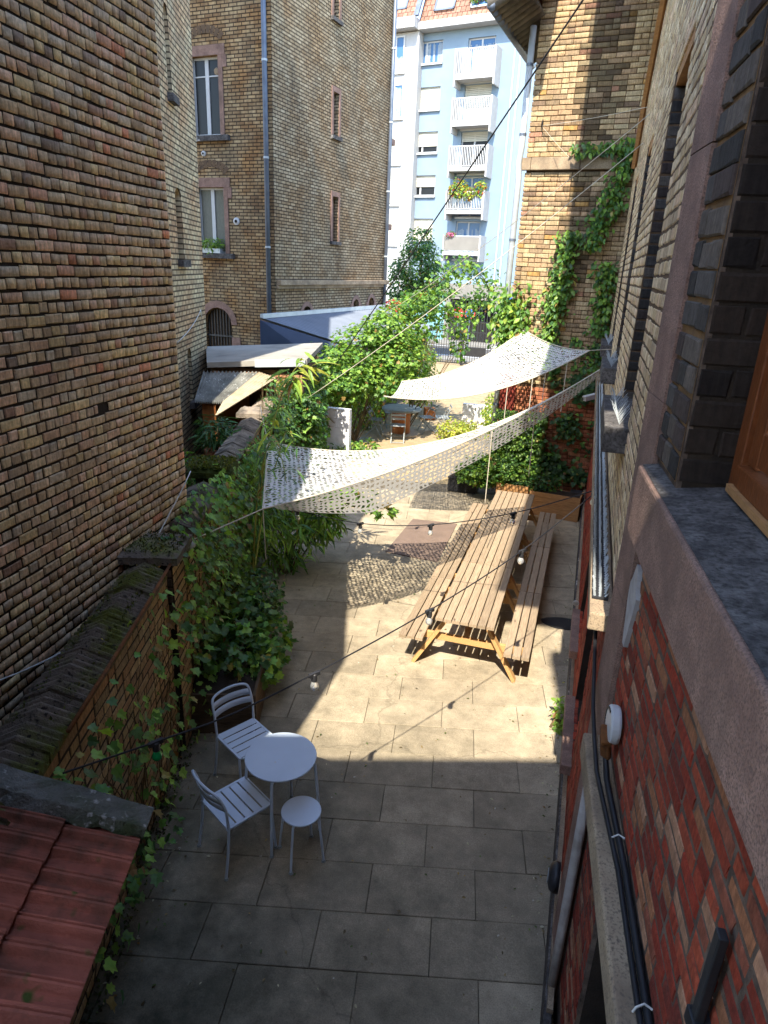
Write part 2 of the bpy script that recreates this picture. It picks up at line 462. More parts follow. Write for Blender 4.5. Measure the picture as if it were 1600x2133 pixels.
def slab_mat():
    m, nt, b = new_mat('slab')
    t = N(nt, 'ShaderNodeObjectInfo').outputs['Color']
    g = N(nt, 'ShaderNodeNewGeometry')
    sp = ramp(nt, pos_noise(nt, 120.0, 3.0), 0.3, 0.7, (0.72,) * 3, (1.2,) * 3)
    c = mix(nt, 1.0, t, sp, 'MULTIPLY')
    bl = ramp(nt, pos_noise(nt, 4.5, 6.0, 0.7), 0.3, 0.72, (0.62,) * 3, (1.12,) * 3)
    c = mix(nt, 1.0, c, bl, 'MULTIPLY')
    c = mix(nt, 1.0, c, ramp(nt, pos_noise(nt, 0.9, 5.0, 0.7), 0.35, 0.65, (0.76, 0.75, 0.74), (1.06, 1.05, 1.03)), 'MULTIPLY')
    # green algae; the same tint paints deeper shade into the near left slabs
    sep = N(nt, 'ShaderNodeSeparateXYZ'); nt.links.new(g.outputs['Position'], sep.inputs[0])
    mp1 = N(nt, 'ShaderNodeMapRange'); nt.links.new(sep.outputs['Y'], mp1.inputs[0])
    mp1.inputs[1].default_value = 7.5; mp1.inputs[2].default_value = 2.6; mp1.inputs[3].default_value = 0.0; mp1.inputs[4].default_value = 1.0
    mp2 = N(nt, 'ShaderNodeMapRange'); nt.links.new(sep.outputs['X'], mp2.inputs[0])
    mp2.inputs[1].default_value = 1.2; mp2.inputs[2].default_value = -2.2; mp2.inputs[3].default_value = 0.15; mp2.inputs[4].default_value = 1.0
    mm = N(nt, 'ShaderNodeMath', operation='MULTIPLY'); nt.links.new(mp1.outputs[0], mm.inputs[0]); nt.links.new(mp2.outputs[0], mm.inputs[1])
    gn = ramp(nt, pos_noise(nt, 1.3, 6.0, 0.7), 0.28, 0.60)
    m2 = N(nt, 'ShaderNodeMath', operation='MULTIPLY'); nt.links.new(mm.outputs[0], m2.inputs[0]); nt.links.new(gn, m2.inputs[1])
    m3_ = N(nt, 'ShaderNodeMath', operation='MULTIPLY'); nt.links.new(m2.outputs[0], m3_.inputs[0]); m3_.inputs[1].default_value = 1.0
    c = mix(nt, m3_.outputs[0], c, lin(46, 50, 38))
    lich = ramp(nt, pos_noise(nt, 14.0, 2.0), 0.74, 0.77)
    c = mix(nt, lich, c, lin(170, 165, 150))
    vo = N(nt, 'ShaderNodeTexVoronoi'); vo.feature = 'DISTANCE_TO_EDGE'; vo.inputs['Scale'].default_value = 0.30
    nz = N(nt, 'ShaderNodeTexNoise'); nz.inputs['Scale'].default_value = 1.7; nz.inputs['Detail'].default_value = 6.0; nt.links.new(g.outputs['Position'], nz.inputs['Vector'])
    vm = N(nt, 'ShaderNodeVectorMath', operation='MULTIPLY_ADD'); nt.links.new(nz.outputs['Color'], vm.inputs[0]); vm.inputs[1].default_value = (0.9, 0.9, 0.0); nt.links.new(g.outputs['Position'], vm.inputs[2]); nt.links.new(vm.outputs[0], vo.inputs['Vector'])
    c = mix(nt, ramp(nt, vo.outputs['Distance'], 0.0004, 0.0014, (0.3,) * 3, (0, 0, 0)), c, lin(52, 46, 38))
    nt.links.new(c, b.inputs['Base Color'])
    b.inputs['Roughness'].default_value = 0.95
    b.inputs['Specular IOR Level'].default_value = 0.2
    add_bump(nt, b, pos_noise(nt, 90.0, 5.0), 0.35, 0.006)
    return m
M['slab'] = slab_mat()

def sail_mat():
    m, nt, b = new_mat('sail')
    c = mix(nt, ramp(nt, pos_noise(nt, 60.0), 0.3, 0.7), (0.66, 0.65, 0.62), (0.56, 0.55, 0.52))
    nt.links.new(c, b.inputs['Base Color']); b.inputs['Roughness'].default_value = 0.9
    tr = N(nt, 'ShaderNodeBsdfTranslucent'); tr.inputs[0].default_value = (0.75, 0.73, 0.68, 1)
    ms = N(nt, 'ShaderNodeMixShader'); ms.inputs[0].default_value = 0.25
    nt.links.new(b.outputs[0], ms.inputs[1]); nt.links.new(tr.outputs[0], ms.inputs[2])
    nt.links.new(ms.outputs[0], nt.nodes['Material Output'].inputs[0])
    return m
M['sail'] = sail_mat()
M['roof_brown'] = brick_tex('roof_brown', lin(150, 112, 94), lin(132, 96, 80), lin(80, 58, 48), 0.30, 0.34, 0.02, gt=(0.6, 0.9))
M['brick_brown'] = brick_tex('brick_brown', lin(172, 150, 114), lin(134, 112, 84), lin(70, 60, 48), 0.25, 0.085, 0.013, var=(0.85, 0.66, 0.5), gt=(0.47, 0.78))
M['brick_brown_side'] = brick_tex('brick_brown_side', lin(168, 152, 124), lin(136, 118, 92), lin(66, 57, 46), 0.25, 0.085, 0.014, var=(0.9, 0.78, 0.68), gt=(0.52, 0.85))
M['brick_pale'] = brick_tex('brick_pale', lin(206, 188, 148), lin(172, 152, 120), lin(90, 80, 64), 0.25, 0.09, 0.014, var=(0.92, 0.74, 0.66), gt=(0.56, 0.85))
M['paver_brick'] = brick_tex('paver_brick', lin(200, 176, 134), lin(178, 154, 116), lin(128, 112, 84), 0.6, 0.35, 0.02, gt=(0.6, 0.9))

# ------------------------------------------------------------------ wall frames
class Frame:
    """vertical wall: origin (x,y), azimuth clockwise from +Y, outward side (+1 right of the direction, -1 left)"""
    def __init__(s, o, az, side):
        a = R(az); s.o = Vector((o[0], o[1], 0)); s.d = Vector((math.sin(a), math.cos(a), 0))
        s.n = Vector((math.cos(a), -math.sin(a), 0)) * side; s.side = side
    def P(s, u, z, d=0.0):
        p = s.o + s.d * u + s.n * d; return Vector((p.x, p.y, z))
    def box(s, mb, u0, u1, z0, z1, d0, d1):
        mb.obox(s.P(u0, z0, d0), s.d * (u1 - u0), s.n * (d1 - d0), (0, 0, z1 - z0))
    def panel(s, mb, u0, u1, z0, z1, holes=(), rev=0.2, d=0.0):
        us = sorted({u0, u1, *[h[0] for h in holes], *[h[1] for h in holes]})
        zs = sorted({z0, z1, *[h[2] for h in holes], *[h[3] for h in holes]})
        us = [u for u in us if u0 <= u <= u1]; zs = [z for z in zs if z0 <= z <= z1]
        for i in range(len(us) - 1):
            for j in range(len(zs) - 1):
                um, zm = (us[i] + us[i + 1]) / 2, (zs[j] + zs[j + 1]) / 2
                if any(h[0] < um < h[1] and h[2] < zm < h[3] for h in holes): continue
                q = [(us[i], zs[j]), (us[i + 1], zs[j]), (us[i + 1], zs[j + 1]), (us[i], zs[j + 1])]
                if s.side > 0: q = q[::-1]
                mb.quad(*[s.P(a, b, d) for a, b in q], uv=q)
        for h in holes:
            for (a, b) in (((h[0], h[2]), (h[0], h[3])), ((h[1], h[3]), (h[1], h[2])), ((h[0], h[3]), (h[1], h[3])), ((h[1], h[2]), (h[0], h[2]))):
                uvq = [(0, a[1]), (0, b[1]), (rev, b[1]), (rev, a[1])] if a[0] == b[0] else [(a[0], 0), (b[0], 0), (b[0], rev), (a[0], rev)]
                mb.quad(s.P(*a, d), s.P(*b, d), s.P(*b, d - rev), s.P(*a, d - rev), uv=uvq)
    def arch(s, mb, u0, u1, zs, zt, d, thick=0.0, n=8):
        """fill the corners above a rounded opening, springing at zs, crown at zt"""
        um = (u0 + u1) / 2; hw = (u1 - u0) / 2
        pts = [(um - hw * math.cos(PI * k / n), zs + (zt - zs) * math.sin(PI * k / n)) for k in range(n + 1)]
        for k in range(n):
            a, b = pts[k], pts[k + 1]
            mb.quad(s.P(a[0], a[1], d), s.P(b[0], b[1], d), s.P(b[0], zt + 0.001, d), s.P(a[0], zt + 0.001, d), uv=[(a[0], a[1]), (b[0], b[1]), (b[0], zt), (a[0], zt)])
            if thick: mb.quad(s.P(a[0], a[1], d), s.P(b[0], b[1], d), s.P(b[0], b[1], d - thick), s.P(a[0], a[1], d - thick), uv=[(0, 0), (0.1, 0), (0.1, 0.1), (0, 0.1)])

# brick pieces -----------------------------------------------------------------
BRV = {}
def brick_variants(L, Hh, depth):
    key = (round(L, 3), round(Hh, 3), round(depth, 3))
    if key in BRV: return BRV[key]
    out = []
    for k in range(5):
        c = 0.004 + 0.004 * rnd.random()
        j = lambda s_=0.004: (rnd.random() - 0.5) * 2 * s_
        ring = lambda ins, y, jt: [(-L / 2 + ins + j(jt), y, -Hh / 2 + ins + j(jt)), (L / 2 - ins + j(jt), y, -Hh / 2 + ins + j(jt)), (L / 2 - ins + j(jt), y, Hh / 2 - ins + j(jt)), (-L / 2 + ins + j(jt), y, Hh / 2 - ins + j(jt))]
        V = ring(0, -depth, 0) + ring(0, -c, 0.003) + ring(0.007, 0.0, 0.005)
        F = []
        for a in (0, 4):
            for i in range(4):
                i2 = (i + 1) % 4
                F.append((a + i, a + i2, a + 4 + i2, a + 4 + i))
        F.append((8, 9, 10, 11))
        me = bpy.data.meshes.new('brick')
        me.from_pydata(V, [], F); me.materials.append(M['brick_obj']); me.update()
        out.append((np.array(V), np.array(F), me))
    BRV[key] = out
    return out

def brick_wall(root, fr, u0, u1, z0, z1, course, blen, palette, holes=(), depth=0.03, gap=0.012, bond='english', nobj=300, jit=0.003, proud=0.004, cut_end=True, near=None, keep=None, d0=0.0, darken=None, bright=1.0, gx=None):
    """lays single bricks; the nearest nobj are objects, the rest one joined part"""
    rows = int((z1 - z0) / course)
    hb = blen / 2
    items = []
    for r in range(rows):
        zc = z0 + (r + 0.5) * course
        step = blen if (bond == 'stretcher' or (bond == 'english' and r % 2 == 0)) else hb
        off = (hb * 0.5 if bond == 'english' and r % 2 == 0 else 0) if bond == 'english' else (hb if r % 2 else 0)
        u = u0 - off
        k = 0
        while u < u1 - 1e-4:
            st = step
            if bond == 'mixed': st = blen if rnd.random() < 0.65 else hb
            a, b = max(u, u0), min(u + st, u1)
            u += st
            if b - a < 0.05: continue
            segs = [(a, b)]
            for h in holes:
                if h[2] < zc < h[3]:
                    nx = []
                    for (p_, q_) in segs:
                        if q_ <= h[0] or p_ >= h[1]: nx.append((p_, q_)); continue
                        if p_ < h[0]: nx.append((p_, h[0]))
                        if q_ > h[1]: nx.append((h[1], q_))
                    segs = nx
            for (p_, q_) in segs:
                if q_ - p_ < 0.03: continue
                uc = (p_ + q_) / 2
                if keep and not keep(uc, zc): continue
                items.append((uc, zc, q_ - p_))
    X = -fr.d if fr.side > 0 else fr.d
    Y = fr.n; Z = Vector((0, 0, 1))
    dist = [((fr.P(i[0], i[1]) - (near or CAM)).length + (0 if (0 <= 1) else 0)) for i in items]
    order = sorted(range(len(items)), key=lambda i: dist[i])
    chosen = set(order[:nobj])
    Vs, Fs, Ts = [], [], []
    nv = 0
    inv = INV.get(root.name, Matrix.Identity(4))
    Hh = course - gap
    gx = gap if gx is None else gx
    vst = brick_variants(blen - gx, Hh, depth); vhd = brick_variants(hb - gx, Hh, depth)
    for i, (uc, zc, bl) in enumerate(items):
        isl = bl > 0.75 * blen
        base = (blen if isl else hb) - gx
        var = rnd.choice(vst if isl else vhd)
        sx = (bl - gx) / base
        p = fr.P(uc, zc + rnd.uniform(-jit, jit), d0 + proud + rnd.uniform(-0.003, 0.002))
        tc = rnd.choice(palette); tc = tuple(c * bright for c in tc); k = rnd.uniform(0.86, 1.12)
        if darken: k *= darken(uc, zc)
        tc = tuple(c * k for c in tc)
        rot = Matrix.Rotation(rnd.uniform(-0.012, 0.012), 4, 'Y')
        Mx = Matrix(((X.x, Y.x, Z.x, p.x), (X.y, Y.y, Z.y, p.y), (X.z, Y.z, Z.z, p.z), (0, 0, 0, 1))) @ rot @ Matrix.Diagonal((sx, 1, 1, 1))
        if i in chosen:
            o = bpy.data.objects.new('brick', var[2])
            o.parent = root; o.matrix_parent_inverse = inv
            o.matrix_basis = Mx
            o.color = (*tc, 1)
            col.objects.link(o)
        else:
            A = np.array(Mx)
            Vs.append(var[0] @ A[:3, :3].T + A[:3, 3]); Fs.append(var[1] + nv); nv += len(var[0])
            Ts.append(np.tile(np.array(tc), (len(var[0]), 1)))
    if Vs:
        np_mesh('brickwork', np.concatenate(Vs), np.concatenate(Fs), M['brick_attr'], root, np.concatenate(Ts), kind='stuff')
    return items

# leaves -----------------------------------------------------------------------
def leaf_shapes():
    S = {}
    out = [(0, 0), (0.20, -0.10), (0.52, 0.10), (0.34, 0.34), (0.44, 0.66), (0.18, 0.68), (0, 1.0)]
    pts = out + [(-x, y) for x, y in out[1:-1]][::-1]
    V = [(0, 0.35, 0.0)] + [(x, y, 0.16 * abs(x) - 0.25 * (y - 0.35) ** 2) for x, y in pts]
    n = len(pts)
    F = [(0, 1 + i, 1 + (i + 1) % n) for i in range(n)]
    S['ivy'] = (np.array(V), np.array(F))
    def strip(ws, droop, fold):
        m = len(ws); V = []
        for i, w in enumerate(ws):
            y = i / (m - 1); z = -droop * y * y
            V += [(-w, y, z + fold * w), (0, y, z), (w, y, z + fold * w)]
        F = []
        for i in range(m - 1):
            a = 3 * i
            for q in ((a, a + 1, a + 4, a + 3), (a + 1, a + 2, a + 5, a + 4)):
                F += [(q[0], q[1], q[2]), (q[0], q[2], q[3])]
        return np.array(V), np.array(F)
    S['oval'] = strip([0.03, 0.27, 0.24, 0.01], 0.18, 0.35)
    S['long'] = strip([0.02, 0.085, 0.075, 0.01], 0.45, 0.3)
    return S
LS = leaf_shapes()
LEAFME = {}
for k_, (V_, F_) in LS.items():
    me = bpy.data.meshes.new('leaf'); me.from_pydata(V_.tolist(), [], F_.tolist()); me.materials.append(M['leaf_obj']); me.update(); LEAFME[k_] = me

def unit(a):
    return a / np.maximum(np.linalg.norm(a, axis=1, keepdims=True), 1e-6)

def foliage(root, P, Nn, D, size, tint, shape='oval', nobj=0, name='foliage'):
    P = np.asarray(P, float); n = len(P)
    if n == 0: return
    Nn = unit(np.asarray(Nn, float)); D = np.asarray(D, float)
    D = unit(D - (D * Nn).sum(1, keepdims=True) * Nn)
    X = np.cross(D, Nn)
    size = np.broadcast_to(np.asarray(size, float), (n,))
    Rm = np.stack([X, D, Nn], axis=2) * size[:, None, None]
    V0, F0 = LS[shape]
    idx = np.argsort(((P - np.array(CAM)) ** 2).sum(1))
    sel = idx[:nobj]; rest = idx[nobj:]
    if len(rest):
        V = np.einsum('nij,kj->nki', Rm[rest], V0) + P[rest][:, None, :]
        F = F0[None] + (np.arange(len(rest)) * len(V0))[:, None, None]
        T = np.repeat(tint[rest], len(V0), axis=0)
        np_mesh(name, V.reshape(-1, 3), F.reshape(-1, 3), M['leaf_attr'], root, T, kind='stuff')
    inv = INV.get(root.name, Matrix.Identity(4))
    for i in sel:
        o = bpy.data.objects.new('leaf', LEAFME[shape])
        o.parent = root; o.matrix_parent_inverse = inv
        A = np.eye(4); A[:3, :3] = Rm[i]; A[:3, 3] = P[i]
        o.matrix_basis = Matrix(A.tolist())
        o.color = (*[float(c) for c in tint[i]], 1)
        col.objects.link(o)

GREENS = np.array([(0.07, 0.17, 0.035), (0.11, 0.24, 0.045), (0.045, 0.12, 0.035), (0.17, 0.29, 0.05), (0.08, 0.15, 0.05)])
LIMES = np.array([(0.20, 0.34, 0.05), (0.15, 0.28, 0.045), (0.24, 0.38, 0.06), (0.11, 0.21, 0.04)])
YELLOWS = np.array([(0.32, 0.36, 0.04), (0.24, 0.32, 0.035), (0.40, 0.40, 0.06)])
DARKS = np.array([(0.03, 0.085, 0.028), (0.045, 0.11, 0.04), (0.025, 0.065, 0.025), (0.06, 0.12, 0.04)])
DEAD = np.array([(0.30, 0.20, 0.06), (0.22, 0.12, 0.04), (0.38, 0.32, 0.08)])
def tints(pal, n):
    t = pal[rng.integers(0, len(pal), n)] * rng.uniform(0.6, 1.35, (n, 1))
    d = rng.uniform(size=n) < 0.03
    t[d] = DEAD[rng.integers(0, 3, d.sum())]
    return t
def rdir(n): return unit(rng.normal(size=(n, 3)))
def blob_points(blobs, n, shell=0.55):
    """points through the volume of several ellipsoids, denser towards their skins, clumped"""
    w = np.array([b[3] * b[4] * b[5] for b in blobs]) ** 0.75
    ch = rng.choice(len(blobs), n, p=w / w.sum())
    B = np.array(blobs)[ch]
    d = rdir(n)
    r = rng.uniform(0, 1, n) ** (1 / 3.0)
    r = shell + (1 - shell) * r
    lump = 1 + 0.16 * np.sin(d[:, 0] * 7 + B[:, 0]) * np.sin(d[:, 1] * 6 + 1.3 * B[:, 1]) + 0.12 * np.sin(d[:, 2] * 9 + B[:, 0] * 3)
    return B[:, :3] + d * (r * lump)[:, None] * B[:, 3:6], d
# =================================================================== THE SETTING: ground
g_ = MB(); g_.quad((-300, -300, -0.08), (300, -300, -0.08), (300, 400, -0.08), (-300, 400, -0.08))
tag(g_.build('ground', M['paver_tan']), kind='structure')

pv = MB(); pv.prism([(-2.2, -2.0), (0.6, -2.0), (0.9, 3.31), (2.6, 14.6), (-3.3, 14.6), (-4.3, 12.4), (-2.35, 3.0)], -0.07, -0.022)
paving = tag(pv.build('courtyard_paving', noisy('joint', lin(58, 52, 44), lin(40, 38, 32), 12, 0.98, 0.5)), kind='structure')
e1 = Vector((math.sin(R(84)), math.cos(R(84)), 0)); e2 = Vector((math.sin(R(-2)), math.cos(R(-2)), 0))
def slab_meshes():
    out = []
    for k in range(4):
        L_, W_, T_ = 0.8, 0.43, 0.04
        V = []
        for (ins, z, jt) in ((0.0025, -T_, 0), (0.0025, -0.004, 0.001), (0.006, 0.0, 0.002)):
            for (a, b) in ((0, 0), (1, 0), (1, 1), (0, 1)):
                x = (ins if a == 0 else L_ - ins) + rnd.uniform(-jt, jt); y = (ins if b == 0 else W_ - ins) + rnd.uniform(-jt, jt)
                p = e1 * x + e2 * y; V.append((p.x, p.y, z))
        F = []
        for a in (0, 4):
            for i in range(4): F.append((a + i, a + (i + 1) % 4, a + 4 + (i + 1) % 4, a + 4 + i))
        F.append((8, 9, 10, 11))
        me = bpy.data.meshes.new('paving_slab'); me.from_pydata(V, [], F); me.materials.append(M['slab']); me.update(); out.append(me)
    return out
SLM = slab_meshes()
org = Vector((-0.063, 4.38, 0))
for k in range(-7, 21):
    off = (0.0 if k % 2 else 0.40) + rnd.uniform(-0.06, 0.06)
    for i in range(-5, 4):
        rnd.random()
        p = org + e2 * (0.43 * k) + e1 * (0.8 * i + off)
        c = p + e1 * 0.4 + e2 * 0.2
        left = -2.17 - 0.1835 * (c.y - 3.02) - 0.45
        right = 0.84 + 0.1512 * (c.y - 3.31) + 0.42
        if c.x < left or c.x > right or c.y > 13.6: continue
        o = bpy.data.objects.new('paving_slab', rnd.choice(SLM)); col.objects.link(o); o.parent = paving
        o.location = (p.x, p.y, rnd.uniform(-0.003, 0.003)); o.rotation_euler = (rnd.uniform(-0.003, 0.003), rnd.uniform(-0.003, 0.003), 0)
        q = rnd.uniform(0.86, 1.1); o.color = (*lin(172, 158, 134, q), 1)
# mortar bed under the slabs
bed = MB(); bed.prism([(-2.2, -2.0), (0.6, -2.0), (0.9, 3.31), (2.5, 14.0), (-3.3, 14.0), (-4.2, 12.4), (-2.35, 3.0)], -0.022, -0.016)
bed_o = bed.build('paving_bed', noisy('joint_sand', lin(104, 94, 78), lin(70, 64, 54), 9, 0.98, 0.5), paving)

yd = MB()
ypoly = [(-9, 14.0), (9, 14.0), (9, 35), (-9, 35)]
yd.prism(ypoly, -0.06, -0.012)
yard = tag(yd.build('far_yard', None), kind='structure')
yard.data.materials.append(noisy('yard_gravel', lin(164, 142, 106), lin(146, 126, 92), 3, 0.95, 0.5, 60, c3=lin(150, 130, 96), s3=0.8, t3=(0.5, 0.8)))
# courses of long paving strips across the far yard
stp = MB()
for k in range(36):
    y0 = 14.3 + k * 0.55
    stp.obox((-7, y0 + 0.9, -0.011), (14, -1.6, 0), (0, 0.525, 0), (0, 0, 0.010 + 0.003 * rnd.random()))
so_ = stp.build('paving_strip', M['paver_tan'], yard, kind='stuff')

# street beyond the gate
d75 = Vector((math.sin(R(105)), math.cos(R(105)), 0)); d15 = Vector((math.sin(R(15)), math.cos(R(15)), 0))
def street_strip(name, a, b, z0, z1, m):
    mb = MB(); o0 = Vector((-1.0, 34.6, 0)) + d15 * a - d75 * 60
    mb.obox((o0.x, o0.y, z0), d75 * 120, d15 * (b - a), (0, 0, z1 - z0)); return mb.build(name, m)
tag(street_strip('near_pavement', 0.4, 2.2, -0.06, 0.06, M['beige']), kind='structure')
tag(street_strip('road', 2.2, 8.4, -0.07, -0.02, M['asphalt']), kind='structure')
tag(street_strip('far_pavement', 8.4, 10.4, -0.06, 0.09, M['beige']), kind='structure')
for a in (3.0, 7.6):
    tag(street_strip('road_line', a, a + 0.14, -0.016, -0.012, M['line_white']), kind='structure')

# =================================================================== LEFT BRICK HOUSE
EDGE = (-2.16, 0.81)  # unseen corner, placed so the house casts the yard's left shadow edge
lh = empty('brick_house', (-5.5, 3.0, 0), 'tall blank wall of brown bricks with dark joints filling the left of the picture', 'house')
w = MB(); w.prism([EDGE, (-2.75, 1.0), (-3.0, 1.9), (-2.796, 5.93), (-9.5, 6.3), (-9.5, 0.8)], 0, 7.05)
w.build('wall', M['mortar_dark'], lh)
w = MB(); w.prism([EDGE, (-2.85, 4.6), (-2.79, 5.96), (-9.6, 6.4), (-9.6, 0.75)], 7.05, 7.3)  # overhang above the view, outline shaped for the shadow on the left
w.build('roof', M['tile_red'], lh)
LF = Frame((-2.9, 3.78), 3.0, +1)
PALL = [lin(206, 184, 152), lin(198, 174, 142), lin(214, 194, 160), lin(192, 172, 148), lin(212, 178, 148), lin(216, 194, 150), lin(198, 184, 162), lin(186, 164, 136), lin(204, 180, 146), lin(210, 188, 160), lin(214, 182, 156)]
PALL = [(c[0], c[1] * 0.95, c[2] * 0.86) for c in PALL]
PALL = PALL * 6 + [lin(210, 146, 112), lin(156, 136, 116), lin(166, 134, 110), lin(206, 160, 130)]
brick_wall(lh, LF, -1.35, 2.15, 1.35, 7.0, 0.0765, 0.180, PALL, holes=((0.86, 1.0, 3.23, 3.36),), gap=0.0155, gx=0.012, jit=0.004, bright=1.32, near=Vector((-2.9, 3.9, 3.2)))

# pale wing farther left
W2 = Frame((-5.9, 14.0), -10.4, +1)
lw = empty('brick_house', (-7.0, 11.0, 0), 'pale yellow brick wing with narrow arched windows behind the blank brown wall', 'house')
holes2 = [(-1.93, -1.68, 7.0, 8.3), (-1.92, -1.5, 4.40, 5.6), (-1.72, -1.44, 1.78, 2.80)]
w = MB(); W2.panel(w, -5.2, 0, 0, 11.6, holes2, 0.22)
for h in holes2: W2.arch(w, h[0], h[1], h[3] - 0.14, h[3], 0.002, 0.2)
w.build('wall', M['brick_pale'], lw)
w = MB(); w.prism([(-6.15, 13.98), (-5.2, 8.9), (-12, 8.9), (-12, 13.98)], 0, 11.6); w.build('wall_core', M['dark_void'], lw)
w = MB(); w.prism([(-5.88, 14.02), (-4.94, 8.87), (-12, 8.8), (-12, 14.0)], 11.6, 11.8); w.build('roof', M['tile_red'], lw)
w = MB(); w.prism([(-7.5, 13.9), (-6.6, 9.2), (-13, 9.0), (-13, 13.9)], 11.8, 20.5); w.build('shade_block', M['mortar_tan'], lw)  # added out-of-view mass that keeps the sun off the brown house front
for h in holes2:
    w = MB(); W2.box(w, h[0] + 0.0, h[1] - 0.0, h[2], h[3], -0.2, -0.16); p = w.build('window', M['glass'], lw)
    w = MB(); W2.box(w, h[0] - 0.08, h[1] + 0.08, h[2] - 0.12, h[2], 0.003, 0.10); w.build('sill', M['grey_sill'], p)

# unseen block behind the viewer, added and shaped to cast the near shadow edge
rw = empty('rear_shade_block', (-1.0, -5.0, 0), 'unseen block behind the viewer, added to shade the near end of the courtyard', 'house')
w = MB(); w.prism([(-2.6, -1.50), (0.52, -0.92), (0.52, -8), (-2.6, -8)], 0, 8.0)
w.build('wall', M['mortar_tan'], rw)

# =================================================================== RIGHT BUILDING
FO = (0.84, 3.31)
FC = Frame(FO, 8.6, -1)      # facade running away along the yard
NW = Frame(FO, 3.5, -1)      # near bay with the viewer's window, positions are negative
rb = empty('courtyard_building', (3.0, 5.0, 0), 'long brick building along the right with red painted ground floor and yellow upper bricks', 'building')
# roof out of view, its stepped eave outline shaped to cast the yard's shadows
nl = Vector((-0.98876, 0.14953, 0))
def offl(y, d): x = FO[0] + 0.15124 * (y - FO[1]); return (x + nl.x * d / 0.98876, y)
w = MB(); w.prism([(9, -8), (0.1, -8), (0.0, -1.7), (-0.01, -0.48), (0.62, -0.46), (0.64, 0.33), offl(0.33, 1.03), offl(13.3, 1.03), (9, 13.3)], 9.6, 9.85)
w.build('roof', M['wood_dark'], rb)
# facade wall with two recessed windows
fw = [(1.44, 2.64, 3.42, 5.85), (4.75, 5.75, 3.42, 5.85), (7.6, 8.6, 3.42, 5.85)]
gw = [(1.35, 2.25, 0.62, 1.95), (3.2, 4.1, 0.62, 1.95)]
w = MB(); FC.panel(w, 0.05, 10.5, 2.62, 9.62, fw, 0.26)
w.build('upper_wall', M['mortar_tan'], rb)
w = MB(); FC.panel(w, 0.05, 10.5, 0, 2.62, gw, 0.22)
w.build('lower_wall', M['mortar_dark'], rb)
PALY = [lin(206, 184, 146), lin(196, 170, 128), lin(186, 160, 122), lin(212, 190, 152), lin(176, 154, 122), lin(200, 170, 136)]
brick_wall(rb, FC, 0.08, 10.45, 2.68, 7.6, 0.083, 0.24, PALY, holes=fw, gap=0.014, bond='english', nobj=260, bright=1.35, near=Vector((1.0, 4.2, 4.4)))
PALR = [lin(168, 66, 44), lin(150, 58, 40), lin(178, 78, 52), lin(132, 54, 40), lin(160, 84, 58), lin(142, 66, 48)]
brick_wall(rb, FC, 0.08, 10.45, 0.30, 2.50, 0.083, 0.24, PALR, holes=gw, gap=0.012, nobj=200, near=Vector((1.0, 4.4, 1.6)))
# recess jambs: blackened bricks facing the viewer at the far side of each opening
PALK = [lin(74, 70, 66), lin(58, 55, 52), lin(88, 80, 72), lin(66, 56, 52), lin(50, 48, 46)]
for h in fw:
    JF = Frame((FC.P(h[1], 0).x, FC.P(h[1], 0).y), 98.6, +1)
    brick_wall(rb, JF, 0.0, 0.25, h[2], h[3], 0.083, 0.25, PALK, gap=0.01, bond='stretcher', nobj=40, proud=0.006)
    w = MB(); FC.box(w, h[0], h[1], h[2], h[3], -0.27, -0.235); p = w.build('window', M['wood_orange'], rb)
    w = MB()
    for q in range(2):
        u0 = h[0] + 0.07 + q * ((h[1] - h[0]) / 2); u1 = u0 + (h[1] - h[0]) / 2 - 0.12
        FC.box(w, u0, u1, h[2] + 0.1, h[3] - 0.12, -0.234, -0.228)
    w.build('pane', M['glass'], p)
    w = MB(); FC.box(w, h[0] - 0.10, h[1] + 0.10, h[2] - 0.16, h[2] + 0.02, -0.22, 0.16); s_ = w.build('sill', M['grey_sill'], rb, bevel=0.008)
    w = MB()
    for k in range(34):
        u = h[0] + 0.03 + k * (h[1] - h[0] - 0.06) / 33
        for sgn in (-1, 1):
            a = FC.P(u, h[2] + 0.02, 0.06); b = FC.P(u + rnd.uniform(-.02, .02), h[2] + 0.12, 0.06 + sgn * rnd.uniform(0.03, 0.07))
            w.tube([a, b], 0.0014, 3, False)
    w.build('pigeon_spikes', M['zinc_pale'], s_, kind='stuff')
    # brick lintel under the arch: timber board
    w = MB(); FC.box(w, h[0], h[1], h[3] - 0.10, h[3] + 0.0, -0.22, -0.01); w.build('lintel_board', M['wood_planter'], rb)
# timber trim and slender batten high on the facade
w = MB(); w.tube([FC.P(6.4, 7.6, 0.06), FC.P(8.2, 6.9, 0.06), FC.P(9.2, 6.1, 0.05)], 0.045, 5)
w.build('batten', M['wood_planter'], rb)
# string course with pigeon spikes
w = MB(); FC.box(w, 0.12, 10.4, 2.52, 2.63, 0.0, 0.13); sc = w.build('string_course', M['sand_stone'], rb, bevel=0.01)
w = MB(); FC.box(w, 0.30, 8.8, 2.632, 2.645, 0.03, 0.12); tr_ = w.build('spike_strip', M['black_plastic'], sc)
w = MB()
for k in range(230):
    u = 0.32 + k * 0.037
    for sgn in (-1, 0, 1):
        a = FC.P(u, 2.645, 0.075 + sgn * 0.03); b = FC.P(u + rnd.uniform(-.012, .012), 2.645 + rnd.uniform(0.02, 0.07), 0.075 + sgn * 0.045)
        w.tube([a, b], [0.008, 0.003], 4, False)
w.build('pigeon_spikes', M['zinc_pale'], sc, kind='stuff')
